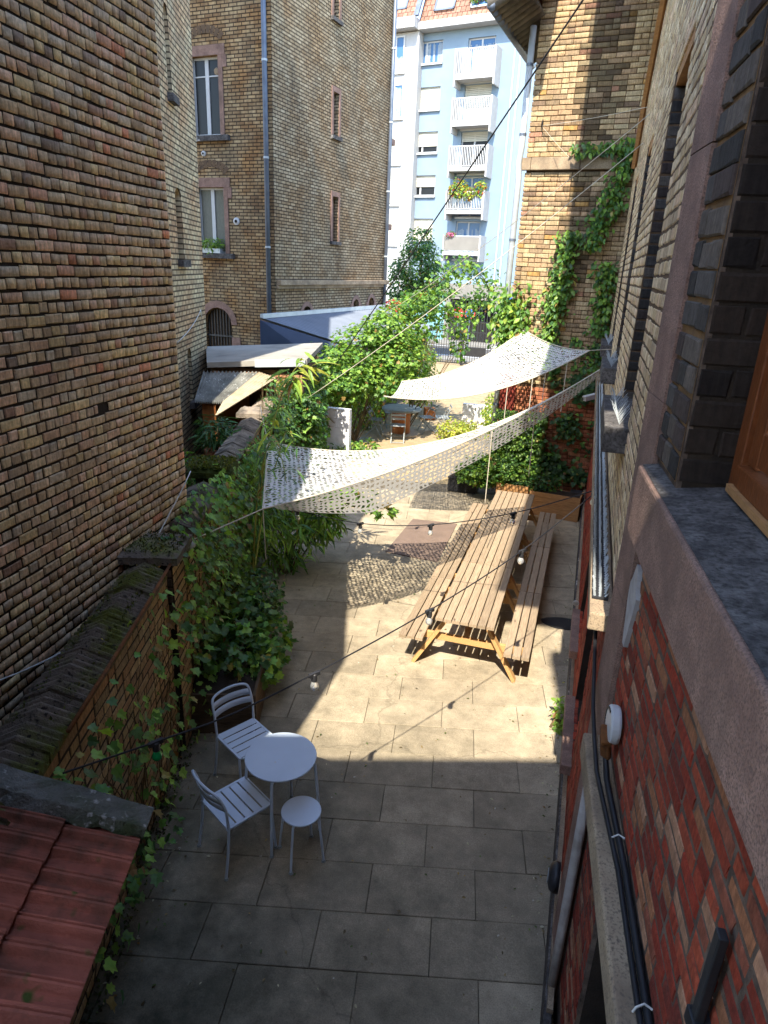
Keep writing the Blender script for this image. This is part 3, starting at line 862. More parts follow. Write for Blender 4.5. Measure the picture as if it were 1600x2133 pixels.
# painted plinth at the foot and low windows
w = MB(); FC.box(w, -0.6, 10.4, 0.0, 0.26, 0.0, 0.05); w.build('plinth', M['grey_sill'], rb, bevel=0.01)
w = MB(); FC.box(w, -0.5, 10.4, 0.262, 0.30, 0.0, 0.035); w.build('plinth_cap', M['sand_stone'], rb)
for h in gw:
    w = MB(); FC.box(w, h[0], h[1], h[2], h[3], -0.22, -0.19); p = w.build('low_window', M['dark_void'], rb)
    w = MB()
    for k in range(9):
        z = h[2] + 0.06 + k * 0.145
        FC.box(w, h[0], h[1], z, z + 0.11, -0.188, -0.16)
    w.build('shutter_slats', M['red_paint'], p)
    w = MB(); FC.box(w, h[0] - 0.06, h[1] + 0.06, h[2] - 0.10, h[2] - 0.003, -0.18, 0.09); w.build('low_sill', M['pink_stone'], rb, bevel=0.008)

# --- near bay
HW = (-2.35, -0.70, 3.55, 6.3)        # the viewer's own window opening
HL = (-2.6, -0.86, 0.55, 1.80)        # ground floor opening below it
w = MB(); NW.panel(w, -5.0, -0.02, 0, 9.62, [HW, HL], 0.02)
w.build('bay_wall', M['mortar_grey'], rb)
w = MB(); NW.box(w, -0.70, -0.30, 3.62, 6.3, -0.27, -0.021); NW.box(w, HL[1], HL[1] + 0.3, HL[2], HL[3], -0.27, -0.021); NW.box(w, -0.68, -0.30, 3.66, 6.3, -0.0195, 0.002)
w.build('jamb', M['mortar_dark'], rb, kind='stuff')
w = MB(); NW.box(w, -0.69, -0.31, 3.66, 6.2, 0.0021, 0.0035); w.build('pointing', M['mortar_yellow'], rb)
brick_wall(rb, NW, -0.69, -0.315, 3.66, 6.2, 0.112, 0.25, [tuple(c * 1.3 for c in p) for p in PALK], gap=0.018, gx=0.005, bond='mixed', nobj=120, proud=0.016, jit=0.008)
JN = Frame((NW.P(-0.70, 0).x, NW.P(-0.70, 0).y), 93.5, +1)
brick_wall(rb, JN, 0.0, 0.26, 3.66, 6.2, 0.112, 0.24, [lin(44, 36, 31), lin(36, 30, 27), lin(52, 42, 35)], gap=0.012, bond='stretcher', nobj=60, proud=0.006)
PALN = [lin(150, 62, 42), lin(136, 54, 38), lin(164, 76, 52), lin(122, 52, 40), lin(158, 104, 72), lin(176, 130, 100), lin(140, 80, 60), lin(150, 58, 40)]
brick_wall(rb, NW, -3.2, -0.32, 2.20, 3.30, 0.066, 0.205, PALN, gap=0.012, bond='mixed', nobj=240, near=Vector((0.8, 2.2, 3.0)), jit=0.006)
brick_wall(rb, NW, -3.2, -0.34, 0.3, 2.0, 0.066, 0.205, PALN, holes=[HL], gap=0.012, bond='mixed', nobj=160, near=Vector((0.8, 2.4, 1.2)))
# rounded pink sandstone corner
w = MB()
for z0_, z1_ in ((0.0, 0.9), (0.905, 1.9), (1.905, 2.9), (2.905, 3.9), (3.905, 4.9), (4.905, 5.9), (5.905, 6.9), (6.905, 9.5)):
    poly = [NW.P(-0.31, 0, -0.05), NW.P(-0.31, 0, 0.024), NW.P(-0.05, 0, 0.034), FC.P(0.02, 0, 0.036), FC.P(0.07, 0, 0.02), FC.P(0.07, 0, -0.05)]
    w.prism([(p.x, p.y) for p in poly], z0_, z1_)
w.build('corner_stone', M['pink_stone'], rb)
w = MB()
pp = [NW.P(-0.335, z, 0.045) for z in (0.0, 0.8, 1.4, 1.98)]
w.tube(pp, 0.028, 12); w.build('downpipe', noisy('old_paint', lin(176, 168, 160), lin(140, 130, 120), 8, 0.6, 0.2), rb, smooth=True)
# window sill of the viewer's window, sloping stone
w = MB()
a = [NW.P(-4.0, 3.31, 0.0), NW.P(-0.33, 3.31, 0.0), NW.P(-0.33, 3.31, 0.085), NW.P(-4.0, 3.31, 0.085)]
b = [NW.P(-4.0, 3.665, -0.26), NW.P(-0.33, 3.665, -0.26), NW.P(-0.33, 3.625, 0.085), NW.P(-4.0, 3.625, 0.085)]
w.add(a + b, [(0, 1, 2, 3), (4, 7, 6, 5), (3, 2, 6, 7), (1, 5, 6, 2), (0, 4, 5, 1), (0, 3, 7, 4)])
w.build('window_sill', M['pink_stone'], rb, bevel=0.012)
w = MB(); w.add([NW.P(-4.0, 3.669, -0.25), NW.P(-0.68, 3.669, -0.25), NW.P(-0.345, 3.645, -0.02), NW.P(-0.345, 3.631, 0.07), NW.P(-4.0, 3.631, 0.07)], [(0, 1, 2, 3, 4)])
w.build('sill_crust', M['grey_sill'], rb)
# timber window
w = MB(); NW.box(w, -0.80, -0.71, 3.67, 6.3, -0.25, -0.18); NW.box(w, -2.3, -0.802, 3.70, 3.78, -0.25, -0.17); NW.box(w, -0.90, -0.803, 3.785, 6.3, -0.235, -0.20); NW.box(w, -2.3, -0.905, 3.80, 3.92, -0.235, -0.20)
fr_ = w.build('window', M['wood_orange'], rb, bevel=0.006)
w = MB(); NW.box(w, -2.3, -0.905, 3.93, 6.3, -0.225, -0.215); w.build('pane', M['glass'], fr_)
w = MB(); NW.box(w, -2.3, -0.78, 3.672, 3.70, -0.25, -0.155); w.build('window_board', M['wood_planter'], fr_)
# ledge with cables below the window
w = MB(); NW.box(w, -4.0, -0.33, 2.03, 2.17, -0.02, 0.12); w.build('ledge', M['sand_stone'], rb, bevel=0.012)
w = MB(); NW.box(w, HL[0], HL[1], HL[2], HL[3], -0.25, -0.22); w.build('low_window', M['dark_void'], rb)
w = MB(); w.tube([NW.P(-4, 2.19, 0.018), NW.P(-2.2, 2.19, 0.018), NW.P(-1.2, 2.19, 0.02), NW.P(-0.72, 2.21, 0.045), NW.P(-0.60, 2.27, 0.05), NW.P(-0.58, 2.36, 0.05)], 0.014, 8)
w.tube([NW.P(-4, 2.185, 0.044), NW.P(-2.2, 2.185, 0.044), NW.P(-1.2, 2.185, 0.046), NW.P(-0.66, 2.20, 0.085), NW.P(-0.42, 2.20, 0.075), NW.P(-0.20, 2.24, 0.07), FC.P(0.3, 2.44, 0.07), FC.P(1.4, 2.46, 0.05), FC.P(6, 2.46, 0.05)], 0.011, 8)
cb_ = w.build('cable', M['cable_black'], rb, smooth=True)
w = MB()
for u in (-1.05, -1.75):
    w = MB(); w.tube([NW.P(u, 2.176, 0.062), NW.P(u, 2.20, 0.055), NW.P(u + 0.01, 2.21, 0.03), NW.P(u, 2.205, 0.005)], 0.004, 5); w.build('cable_tie', M['white_cable'], cb_)
# cement repair beside the corner
w = MB()
npt = 14; cpt = [(-0.40 + 0.085 * math.cos(t) * (1 + 0.25 * math.sin(3 * t)), 2.96 + 0.19 * math.sin(t) * (1 + 0.2 * math.cos(4 * t))) for t in [2 * PI * k / npt for k in range(npt)]]
V = [NW.P(u, z, 0.022) for u, z in cpt] + [NW.P(u, z, 0.0) for u, z in cpt]
w.add(V, [tuple(range(npt))] + [(i, (i + 1) % npt, npt + (i + 1) % npt, npt + i) for i in range(npt)])
w.build('cement_patch', M['plaster_patch'], rb)
# black hinge strap low on the wall
w = MB(); w.bar(NW.P(-2.08, 2.96, 0.03), NW.P(-2.09, 2.62, 0.035), 0.036, 0.024, up=NW.n); w.box(NW.P(-2.09, 2.66, 0.028), (0.05, 0.06, 0.05))
w.build('hinge_strap', M['black_metal'], rb, bevel=0.004)

# wing standing across the end of the facade
TT = (2.396, 13.6)
WG = Frame(TT, 105, +1)       # positions negative towards the left
wg = empty('end_wing', (1.5, 15.0, 0), 'sunlit yellow brick wing with climbing plants closing the right side of the yard', 'building')
LE = WG.P(-1.96, 0)
w = MB(); q1 = LE + d15 * 2.1; w.prism([(LE.x + 0.03, LE.y + 0.02), (TT[0] + 0.3, TT[1] - 0.06), (9, 13.6), (9, 19), (q1.x, q1.y)], 0, 8.6)
w.build('wall', M['mortar_tan'], wg)
w = MB(); w.prism([(LE.x + 0.03, LE.y + 0.02), (TT[0] + 0.3, TT[1] - 0.06), (9, 13.6), (9, 19), (q1.x, q1.y)], 8.6, 10.4); w.build('attic_wall', M['mortar_tan'], wg)
PALW = [lin(204, 174, 130), lin(192, 162, 120), lin(210, 184, 140), lin(182, 152, 116), lin(196, 162, 124), lin(212, 188, 146), lin(172, 146, 114), lin(200, 168, 130)]
PALW = PALW * 6 + [lin(206, 160, 96), lin(150, 124, 100), lin(188, 140, 112)]
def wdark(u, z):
    return rnd.uniform(0.28, 0.5) if (-1.2 < u < -0.35 - 0.12 * (z < 6.3) and z > 4.3 and rnd.random() < (0.9 if u < -0.6 else 0.5)) else 1.0     # many bricks darker in one strip of the upper wall
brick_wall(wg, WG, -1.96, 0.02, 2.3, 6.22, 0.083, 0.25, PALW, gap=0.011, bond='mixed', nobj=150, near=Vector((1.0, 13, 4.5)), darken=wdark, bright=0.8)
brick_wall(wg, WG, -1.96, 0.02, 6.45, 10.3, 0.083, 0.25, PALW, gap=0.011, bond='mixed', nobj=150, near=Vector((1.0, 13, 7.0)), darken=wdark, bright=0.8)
brick_wall(wg, WG, -1.96, 0.02, 0.0, 2.3, 0.083, 0.25, [lin(178, 110, 78), lin(166, 98, 70), lin(186, 126, 90), lin(150, 92, 68)], gap=0.011, bond='mixed', nobj=100, near=Vector((1.0, 13, 1.5)))
w = MB(); WG.box(w, -2.0, -1.68, 1.0, 2.45, 0.013, 0.03); w.build('painted_quoin', M['red_paint'], wg)
w = MB()
for u0, u1 in ((-2.02, -1.85), (-1.845, -0.95), (-0.945, -0.2), (-0.195, 0.05)): WG.box(w, u0, u1, 6.23, 6.44, -0.02, 0.07)
w.build('stone_band', M['sand_stone'], wg, bevel=0.01)
w = MB(); w.tube([WG.P(-2.05, 8.5, 0.06), WG.P(-2.05, 6.6, 0.06), WG.P(-2.07, 6.35, 0.10), WG.P(-2.05, 6.1, 0.06), WG.P(-2.05, 0.0, 0.06)], 0.058, 12)
dp = w.build('downpipe', M['zinc_pale'], wg, smooth=True)
w = MB()
for z in (7.9, 6.8, 5.0, 3.4, 1.8): w.lathe(WG.P(-2.05, z, 0.06), [(0.066, 0), (0.066, 0.04)], 12)
w.build('pipe_clip', M['zinc'], dp)
# overhanging eave: rows of half round tiles seen from below, with a gutter
er0 = LE + Vector((-0.483, 0.13, 0))
w = MB()
for k in range(15):
    a = er0 + d15 * (-1.3 + k * 0.215)
    n_in = Vector((0.966, -0.259, 0))
    pts = [Vector((a.x, a.y, 8.48)) + n_in * t + Vector((0, 0, 0.55 * t)) for t in (-0.05, 0.25, 0.52)]
    w.tube(pts, 0.115, 8)
w.build('roof_tiles', noisy('tile_grey', lin(120, 112, 100), lin(86, 80, 72), 6, 0.9, 0.4, 60), wg, smooth=True)
w = MB(); a = er0 + d15 * (-1.4); b = er0 + d15 * 1.9
w.tube([(a.x, a.y, 8.44), (b.x, b.y, 8.40)], 0.07, 10); w.build('gutter', M['zinc'], wg, smooth=True)
w = MB(); a0 = LE + d15 * (-1.3) + Vector((0, 0, 8.86)); w.add([a0 + Vector((-.45, .12, -.20)), a0 + d15 * 3.2 + Vector((-.45, .12, -.20)), a0 + d15 * 3.2 + Vector((0.3, -.08, .25)), a0 + Vector((0.3, -.08, .25))], [(0, 1, 2, 3)])
w.build('roof', M['tile_red'], wg)
# iron hook with old wires
w = MB(); w.lathe(WG.P(-1.72, 6.98, 0.05), [(0.045, -0.006), (0.055, 0), (0.045, 0.006), (0.035, 0), (0.045, -0.006)], 14, axis=(1, 0.2, 0))
w.tube([WG.P(-1.72, 7.06, 0.0), WG.P(-1.72, 7.02, 0.05)], 0.01, 6); w.build('wall_hook', M['black_metal'], wg)

# =================================================================== BROWN HOUSE
KK = (-5.9, 19.0)
BF = Frame(KK, 105, +1); BS = Frame(KK, 15, +1)
bh = empty('brick_house', (-7, 22, 0), 'tall brown brick town house with white windows behind the sheds', 'house')
fh = [(-2.55, -1.64, 7.60, 9.45), (-2.55, -1.62, 4.62, 6.33), (-2.50, -1.52, 0.6, 3.12)]
w = MB(); BF.panel(w, -9, 0, 0, 18, fh, 0.22); BF.arch(w, fh[2][0], fh[2][1], 2.66, 3.12, 0.002, 0.2)
w.build('front_wall', M['brick_brown'], bh)
sh_ = [(3.34, 3.72, 8.12, 9.27), (3.36, 3.76, 5.15, 6.45), (3.27, 3.66, 11.1, 12.4), (1.50, 2.02, 2.4, 3.22), (5.0, 5.45, 2.6, 3.35), (6.3, 6.75, 2.6, 3.38)]
w = MB(); BS.panel(w, 0, 7.75, 0, 18, sh_, 0.22)
for h in sh_[3:]: BS.arch(w, h[0], h[1], h[3] - 0.2, h[3], 0.002, 0.2)
w.build('side_wall', M['brick_brown_side'], bh)
c3 = BS.P(7.75, 0); bk = c3 - d75 * 9; b0 = Vector((KK[0], KK[1], 0)) - d75 * 9
w = MB(); w.prism([(KK[0] - 0.3, KK[1] + 0.35), (c3.x - 0.28, c3.y - 0.05), (bk.x, bk.y), (b0.x, b0.y + 0.3)], 0, 18); w.build('wall_core', M['dark_void'], bh)
w = MB(); w.prism([(KK[0] + 0.2, KK[1] - 0.4), (c3.x + 0.5, c3.y + 0.2), (bk.x, bk.y), (b0.x, b0.y - 0.4)], 18, 18.3); w.build('roof', M['tile_red'], bh)
# the two white windows, with sandstone surrounds
for i, h in enumerate(fh[:2]):
    w = MB(); BF.box(w, h[0] - 0.12, h[1] + 0.22, h[3], h[3] + 0.24, 0.002, 0.03)
    BF.box(w, h[1] + 0.002, h[1] + 0.14, h[2], h[3] - 0.002, 0.002, 0.03); BF.box(w, h[1] + 0.142, h[1] + 0.27, h[3] - 0.28, h[3] - 0.002, 0.002, 0.03)
    w.build('stone_surround', M['pink_stone'], bh, bevel=0.006)
    w = MB(); BF.box(w, h[0] - 0.15, h[1] + 0.3, h[2] - 0.14, h[2] - 0.002, -0.1, 0.12); w.build('sill', M['grey_sill'], bh, bevel=0.006)
    w = MB(); um = (h[0] + h[1]) / 2
    t = 0.055
    for (a, b, c, d) in ((h[0], h[0] + t, h[2], h[3]), (h[1] - t, h[1], h[2], h[3]), (um - 0.055, um + 0.055, h[2], h[3])): BF.box(w, a, b, c, d, -0.16, -0.11)
    for zz in (h[2], h[3] - t): BF.box(w, h[0] + t, um - 0.055, zz, zz + t, -0.158, -0.112); BF.box(w, um + 0.055, h[1] - t, zz, zz + t, -0.158, -0.112)
    if i == 0: BF.box(w, h[0] + t, um - 0.055, h[3] - 0.45, h[3] - 0.42, -0.158, -0.114); BF.box(w, um + 0.055, h[1] - t, h[3] - 0.45, h[3] - 0.42, -0.158, -0.114)
    p = w.build('window', M['white_paint'], bh)
    for (a, b) in ((h[0] + t, um - 0.055), (um + 0.055, h[1] - t)):
        w = MB(); BF.box(w, a, b, h[2] + t, h[3] - t, -0.15, -0.14); w.build('pane', M['glass'] if i == 0 else M['curtain'], p)
w = MB(); w.lathe(BF.P(-1.78, 9.12, -0.13), [(0.04, 0), (0.075, 0.012), (0.085, 0.02), (0.06, 0.03)], 14, axis=BF.n); w.build('window_fan', M['sand_stone'], bh)
w = MB(); BF.box(w, fh[2][0], fh[2][1], fh[2][2], fh[2][3], -0.2, -0.16); dr = w.build('door', M['wood_dark'], bh)
w = MB()
for k in range(9): BF.box(w, fh[2][0] + 0.06 + k * 0.105, fh[2][0] + 0.085 + k * 0.105, 1.2, 3.05, -0.15, -0.12)
BF.box(w, fh[2][0], fh[2][1], 2.28, 2.33, -0.118, -0.10); w.build('grille', M['black_metal'], dr)
w = MB()
n = 10; um = (fh[2][0] + fh[2][1]) / 2; hw = (fh[2][1] - fh[2][0]) / 2
for k in range(n):
    t0, t1 = PI * k / n, PI * (k + 1) / n
    f = lambda t_, g: BF.P(um - (hw + g) * math.cos(t_), 2.66 + (0.46 + g) * math.sin(t_), 0.02)
    w.quad(f(t0, 0), f(t1, 0), f(t1, 0.2), f(t0, 0.2))
BF.box(w, fh[2][1], fh[2][1] + 0.3, 0.6, 2.3, 0.002, 0.03); w.build('door_arch', M['pink_stone'], bh)
for (u, z, r_) in ((-2.23, 7.17, 0.07), (-1.22, 5.47, 0.1)):
    w = MB(); w.lathe(BF.P(u, z, 0.0), [(r_, 0.0), (r_, 0.03), (r_ * 0.5, 0.05), (r_ * 0.35, 0.05)], 14, axis=BF.n); v_ = w.build('vent', M['white_paint'], bh, smooth=False)
    w = MB(); w.lathe(BF.P(u, z, 0.045), [(r_ * 0.45, 0.0), (r_ * 0.42, 0.01)], 12, axis=BF.n); w.build('vent_hole', M['dark_void'], v_)
# relief arches of darker brick over the windows
for h in fh[:2]:
    w = MB(); um = (h[0] + h[1]) / 2 + 0.05
    for k in range(9):
        t0 = PI * (0.22 + 0.56 * k / 9); t1 = PI * (0.22 + 0.56 * (k + 0.86) / 9)
        f = lambda t_, r_: BF.P(um - r_ * math.cos(t_), h[3] - 0.02 + r_ * 0.85 * math.sin(t_), 0.012)
        w.quad(f(t0, 0.62), f(t1, 0.62), f(t1, 0.84), f(t0, 0.84))
    w.build('relieving_arch', noisy('arch_dark', lin(110, 88, 66), lin(84, 68, 54), 8, 0.95, 0.5), bh)
for i, h in enumerate(sh_):
    if i < 3:
        w = MB(); BS.box(w, h[0] - 0.10, h[0] - 0.002, h[2], h[3] + 0.14, 0.002, 0.03); BS.box(w, h[1] + 0.002, h[1] + 0.10, h[2], h[3] + 0.14, 0.002, 0.03); BS.box(w, h[0], h[1], h[3] + 0.002, h[3] + 0.14, 0.002, 0.028)
        w.build('stone_surround', M['pink_stone'], bh)
        w = MB(); BS.box(w, h[0] - 0.12, h[1] + 0.12, h[2] - 0.10, h[2] - 0.002, -0.1, 0.09); w.build('sill', M['grey_sill'], bh)
    else:
        w = MB(); BS.box(w, h[0] - 0.22, h[0] - 0.002, h[2], h[3] - 0.15, 0.003, 0.03); BS.box(w, h[1] + 0.002, h[1] + 0.22, h[2], h[3] - 0.15, 0.003, 0.03)
        um = (h[0] + h[1]) / 2; hw = (h[1] - h[0]) / 2
        for k in range(8):
            t0, t1 = PI * k / 8, PI * (k + 1) / 8
            f = lambda t_, g: BS.P(um - (hw + g) * math.cos(t_), h[3] - 0.2 + (0.2 + g) * math.sin(t_), 0.028)
            w.quad(f(t0, 0), f(t1, 0), f(t1, 0.14), f(t0, 0.14))
        w.build('stone_surround', M['pink_stone'], bh)
    w = MB(); BS.box(w, h[0], h[1], h[2], h[3], -0.2, -0.15); w.build('window', M['pink_stone'] if i != 5 else M['wood_planter'], bh)
w = MB(); BS.box(w, 0.05, 7.8, 3.84, 3.98, 0.0, 0.16); BS.box(w, 0.05, 7.8, 3.74, 3.838, 0.0, 0.08); w.build('string_course', M['sand_stone'], bh, bevel=0.01)
for fr, u, nm in ((BF, -0.16, 1), (BS, 7.55, 2)):
    w = MB(); w.tube([fr.P(u, 18, 0.09), fr.P(u, 0.0, 0.09)], 0.065, 10); p = w.build('downpipe', M['zinc'], bh, smooth=True)
    w = MB()
    for k in range(7): w.lathe(fr.P(u, 2.6 + k * 2.2, 0.09), [(0.078, 0), (0.078, 0.05)], 10)
    w.build('pipe_clip', M['zinc_pale'], p)
w = MB(); BS.box(w, 7.6, 7.95, 8.55, 8.75, -0.4, 0.12); BS.box(w, 7.6, 7.95, 5.75, 5.95, -0.4, 0.12); w.build('corner_moulding', M['pink_stone'], bh, bevel=0.02)

# =================================================================== BLUE APARTMENT BLOCK
AB = Frame((-1.97, 46.01), 109, +1)
ab = empty('apartment_block', (-1.97, 48, 0), 'pale blue apartment block with white balconies across the street', 'building')
ws = [(-3.72, -2.04, 16.18, 17.35), (-3.70, -2.03, 13.72, 14.95), (-3.68, -2.02, 11.35, 12.53), (-3.66, -2.01, 8.89, 10.08), (-3.63, -1.99, 6.27, 7.55)]
ds = [(-0.42, 1.26, 15.0, 17.25), (-0.45, 1.26, 12.55, 14.87), (-0.45, 1.26, 10.1, 12.4), (-0.40, 1.26, 7.65, 9.95), (-0.40, 1.26, 5.15, 7.40)]
gar = (-0.42, 2.70, 0.0, 2.72)
w = MB(); AB.panel(w, -3.35, 9, 3.66, 17.75, ws + ds, 0.25); w.build('wall', M['blue_wall'], ab)
w = MB(); AB.panel(w, -0.77, 9, 0, 2.9, [gar], 1.2, d=0.0); w.build('ground_floor', M['beige'], ab)
w = MB(); AB.box(w, -3.35, 9, 2.902, 3.658, -0.2, 0.03); w.build('band', M['beige'], ab)
w = MB(); AB.box(w, -3.35, -0.772, 0, 2.90, -0.2, 0.0); w.build('shop_wall', M['turquoise'], ab)
w = MB(); AB.box(w, gar[0], gar[1], 0, 2.72, -1.3, -1.2); w.build('garage', M['dark_void'], ab)
w = MB()
for k in range(16):
    u = gar[0] + 0.1 + k * 0.195; AB.box(w, u, u + 0.05, 0.05, 2.65, -0.12, -0.08)
AB.box(w, gar[0], gar[1], 1.3, 1.36, -0.12, -0.06); w.build('garage_gate', M['black_metal'], ab)
w = MB(); AB.box(w, -3.3, 9, 3.6, 17.7, -9, -0.3); AB.box(w, -7, -3.4, 0, 17.7, -9, -0.3); w.build('core', M['dark_void'], ab)
# white bay on the left
w = MB(); AB.box(w, -6.9, -3.36, 0.0, 17.75, -0.3, 0.55); w.build('bay', M['white_wall'], ab)
bws = [(-5.44, -4.28, 15.72, 17.6), (-5.5, -4.25, 13.25, 15.1), (-5.52, -4.26, 10.7, 12.72), (-5.49, -4.27, 8.33, 10.25), (-5.46, -4.27, 5.9, 7.6)]
def win(fr, h, d, shut, name='window', nm=2):
    w = MB(); t = 0.08
    fr.box(w, h[0], h[1], h[2], h[2] + t, d, d + 0.06); fr.box(w, h[0], h[1], h[3] - t, h[3], d, d + 0.06)
    fr.box(w, h[0], h[0] + t, h[2] + t, h[3] - t, d, d + 0.06); fr.box(w, h[1] - t, h[1], h[2] + t, h[3] - t, d, d + 0.06)
    um = h[0] + (h[1] - h[0]) * (0.35 if nm == 3 else 0.5); fr.box(w, um - 0.05, um + 0.05, h[2] + t, h[3] - t, d, d + 0.06)
    fr.box(w, h[0] - 0.06, h[1] + 0.06, h[2] - 0.10, h[2] - 0.002, d, d + 0.34 if d < 0 else d + 0.1)
    p = w.build(name, M['white_paint'], ab)
    w = MB(); fr.box(w, h[0] + t, um - 0.05, h[2] + t, h[3] - t, d + 0.01, d + 0.02); fr.box(w, um + 0.05, h[1] - t, h[2] + t, h[3] - t, d + 0.01, d + 0.02)
    w.build('pane', M['glass_blue'] if shut < 0.05 else M['glass'], p)
    if shut > 0.02:
        w = MB(); zb = h[3] - (h[3] - h[2]) * shut; k = 0; z = zb
        while z < h[3] - 0.01:
            fr.box(w, h[0] + 0.03, h[1] - 0.03, z, min(z + 0.075, h[3]), d + 0.07, d + 0.10); z += 0.09
        w.build('roller_shutter', M['shutter'], p)
for h, s in zip(ws, (0.0, 1.0, 0.68, 0.55, 1.0)): win(AB, h, -0.2, s, nm=3)
for h, s in zip(ds, (0.0, 1.0, 0.22, 0.0, 0.0)): win(AB, h, -0.2, s, 'balcony_door')
for h, s in zip(bws, (0.0, 0.0, 1.0, 0.96, 1.0)):
    win(AB, h, 0.56, s)
for h, d, f_ in ((bws[0], 0.585, 0.42), (bws[1], 0.585, 0.9), (ws[0], -0.175, 0.9), (ds[0], -0.175, 0.85), (ds[4], -0.175, 0.8)):
    w = MB(); k = 0; u = h[0] + 0.1
    while u < h[1] - 0.1:
        AB.box(w, u, u + 0.07, h[2] + 0.1, h[2] + (h[3] - h[2]) * f_ + rnd.uniform(-.1, .05), d, d + 0.02 + 0.01 * (k % 2)); u += 0.072 + (0.16 if rnd.random() < 0.12 else 0); k += 1
    w.build('net_curtain', noisy('net_curtain', lin(150, 160, 168), lin(120, 132, 142), 6, 0.9, 0.0), ab)
for i, (zt, zb) in enumerate(((16.5, 15.16), (14.04, 12.75), (11.52, 10.35), (9.04, 7.97), (6.52, 5.57))):
    w = MB(); AB.box(w, -0.72, 1.62, zb - 0.20, zb + 0.02, 0.002, 0.95); AB.box(w, -0.80, -0.722, zb - 0.55, zt + 0.03, 0.003, 1.0); AB.box(w, 1.622, 1.72, zb - 0.55, zt + 0.03, 0.003, 1.0)
    p = w.build('balcony', M['white_wall'], ab)
    w = MB(); AB.box(w, -0.72, 1.62, zt - 0.06, zt, 0.90, 0.95); AB.box(w, -0.72, 1.62, zb + 0.06, zb + 0.10, 0.90, 0.95)
    for k in range(22): u = -0.68 + k * 0.106; AB.box(w, u, u + 0.035, zb + 0.1, zt - 0.06, 0.91, 0.94)
    w.build('railing', M['white_paint'], p)
    if i == 4:
        w = MB(); AB.box(w, -0.70, 1.60, zb + 0.1, zt - 0.08, 0.955, 0.965); w.build('screen', M['beige'], p)
w = MB(); AB.box(w, -3.4, 9, 17.76, 18.15, -0.3, 0.75); AB.box(w, -7, -3.42, 17.8, 18.35, -0.3, 1.2); w.build('cornice', M['white_wall'], ab, bevel=0.02)
# steep tiled mansard with skylights
w = MB()
for (u0, u1, db, zb) in ((-7, -3.45, 1.0, 18.36), (-3.45, 9, 0.55, 18.16)):
    w.quad(AB.P(u0, zb, db), AB.P(u1, zb, db), AB.P(u1, 22.5, db - 2.2), AB.P(u0, 22.5, db - 2.2), uv=[(u0, 0), (u1, 0), (u1, 4.6), (u0, 4.6)])
w.build('roof', M['roof_brown'], ab)
w = MB(); w.bar(AB.P(-3.45, 18.4, 0.95), AB.P(-3.45, 22.5, -1.2), 0.3, 0.12); w.build('roof_flashing', M['zinc'], ab)
for (u0, u1, z0, z1, pl_) in ((-5.5, -4.2, 18.9, 21.0, 0), (-2.6, -1.3, 18.7, 20.6, 0), (-0.3, 1.2, 18.6, 20.6, 1)):
    f = lambda u, z, o_=0.0: AB.P(u, z, (0.55 if u > -3.45 else 1.0) - (z - 18.2) * 0.5 + 0.10 + o_)
    w = MB(); t = 0.10
    for (a, b, c, d) in ((u0, u1, z0, z0 + t), (u0, u1, z1 - t, z1), (u0, u0 + t, z0, z1), (u1 - t, u1, z0, z1)): w.quad(f(a, c, .02), f(b, c, .02), f(b, d, .02), f(a, d, .02)); w.quad(f(a, c, -.1), f(b, c, -.1), f(b, c, .02), f(a, c, .02))
    p = w.build('skylight', M['zinc'] if not pl_ else M['white_paint'], ab)
    w = MB(); w.quad(f(u0 + t, z0 + t), f(u1 - t, z0 + t), f(u1 - t, z1 - t), f(u0 + t, z1 - t)); w.build('blind', M['grey_shutter'] if not pl_ else M['glass_blue'], p)
w = MB()
for u in (2.5, 2.85): w.tube([AB.P(u, 17.7, 0.06), AB.P(u, 3.7, 0.06)], 0.05, 6)
w.build('downpipe', M['zinc_pale'], ab)
w = MB(); AB.box(w, 3.6, 4.0, 2.6, 3.0, 0.06, 0.10); w.build('wall_sign', M['sign_blue'], ab)
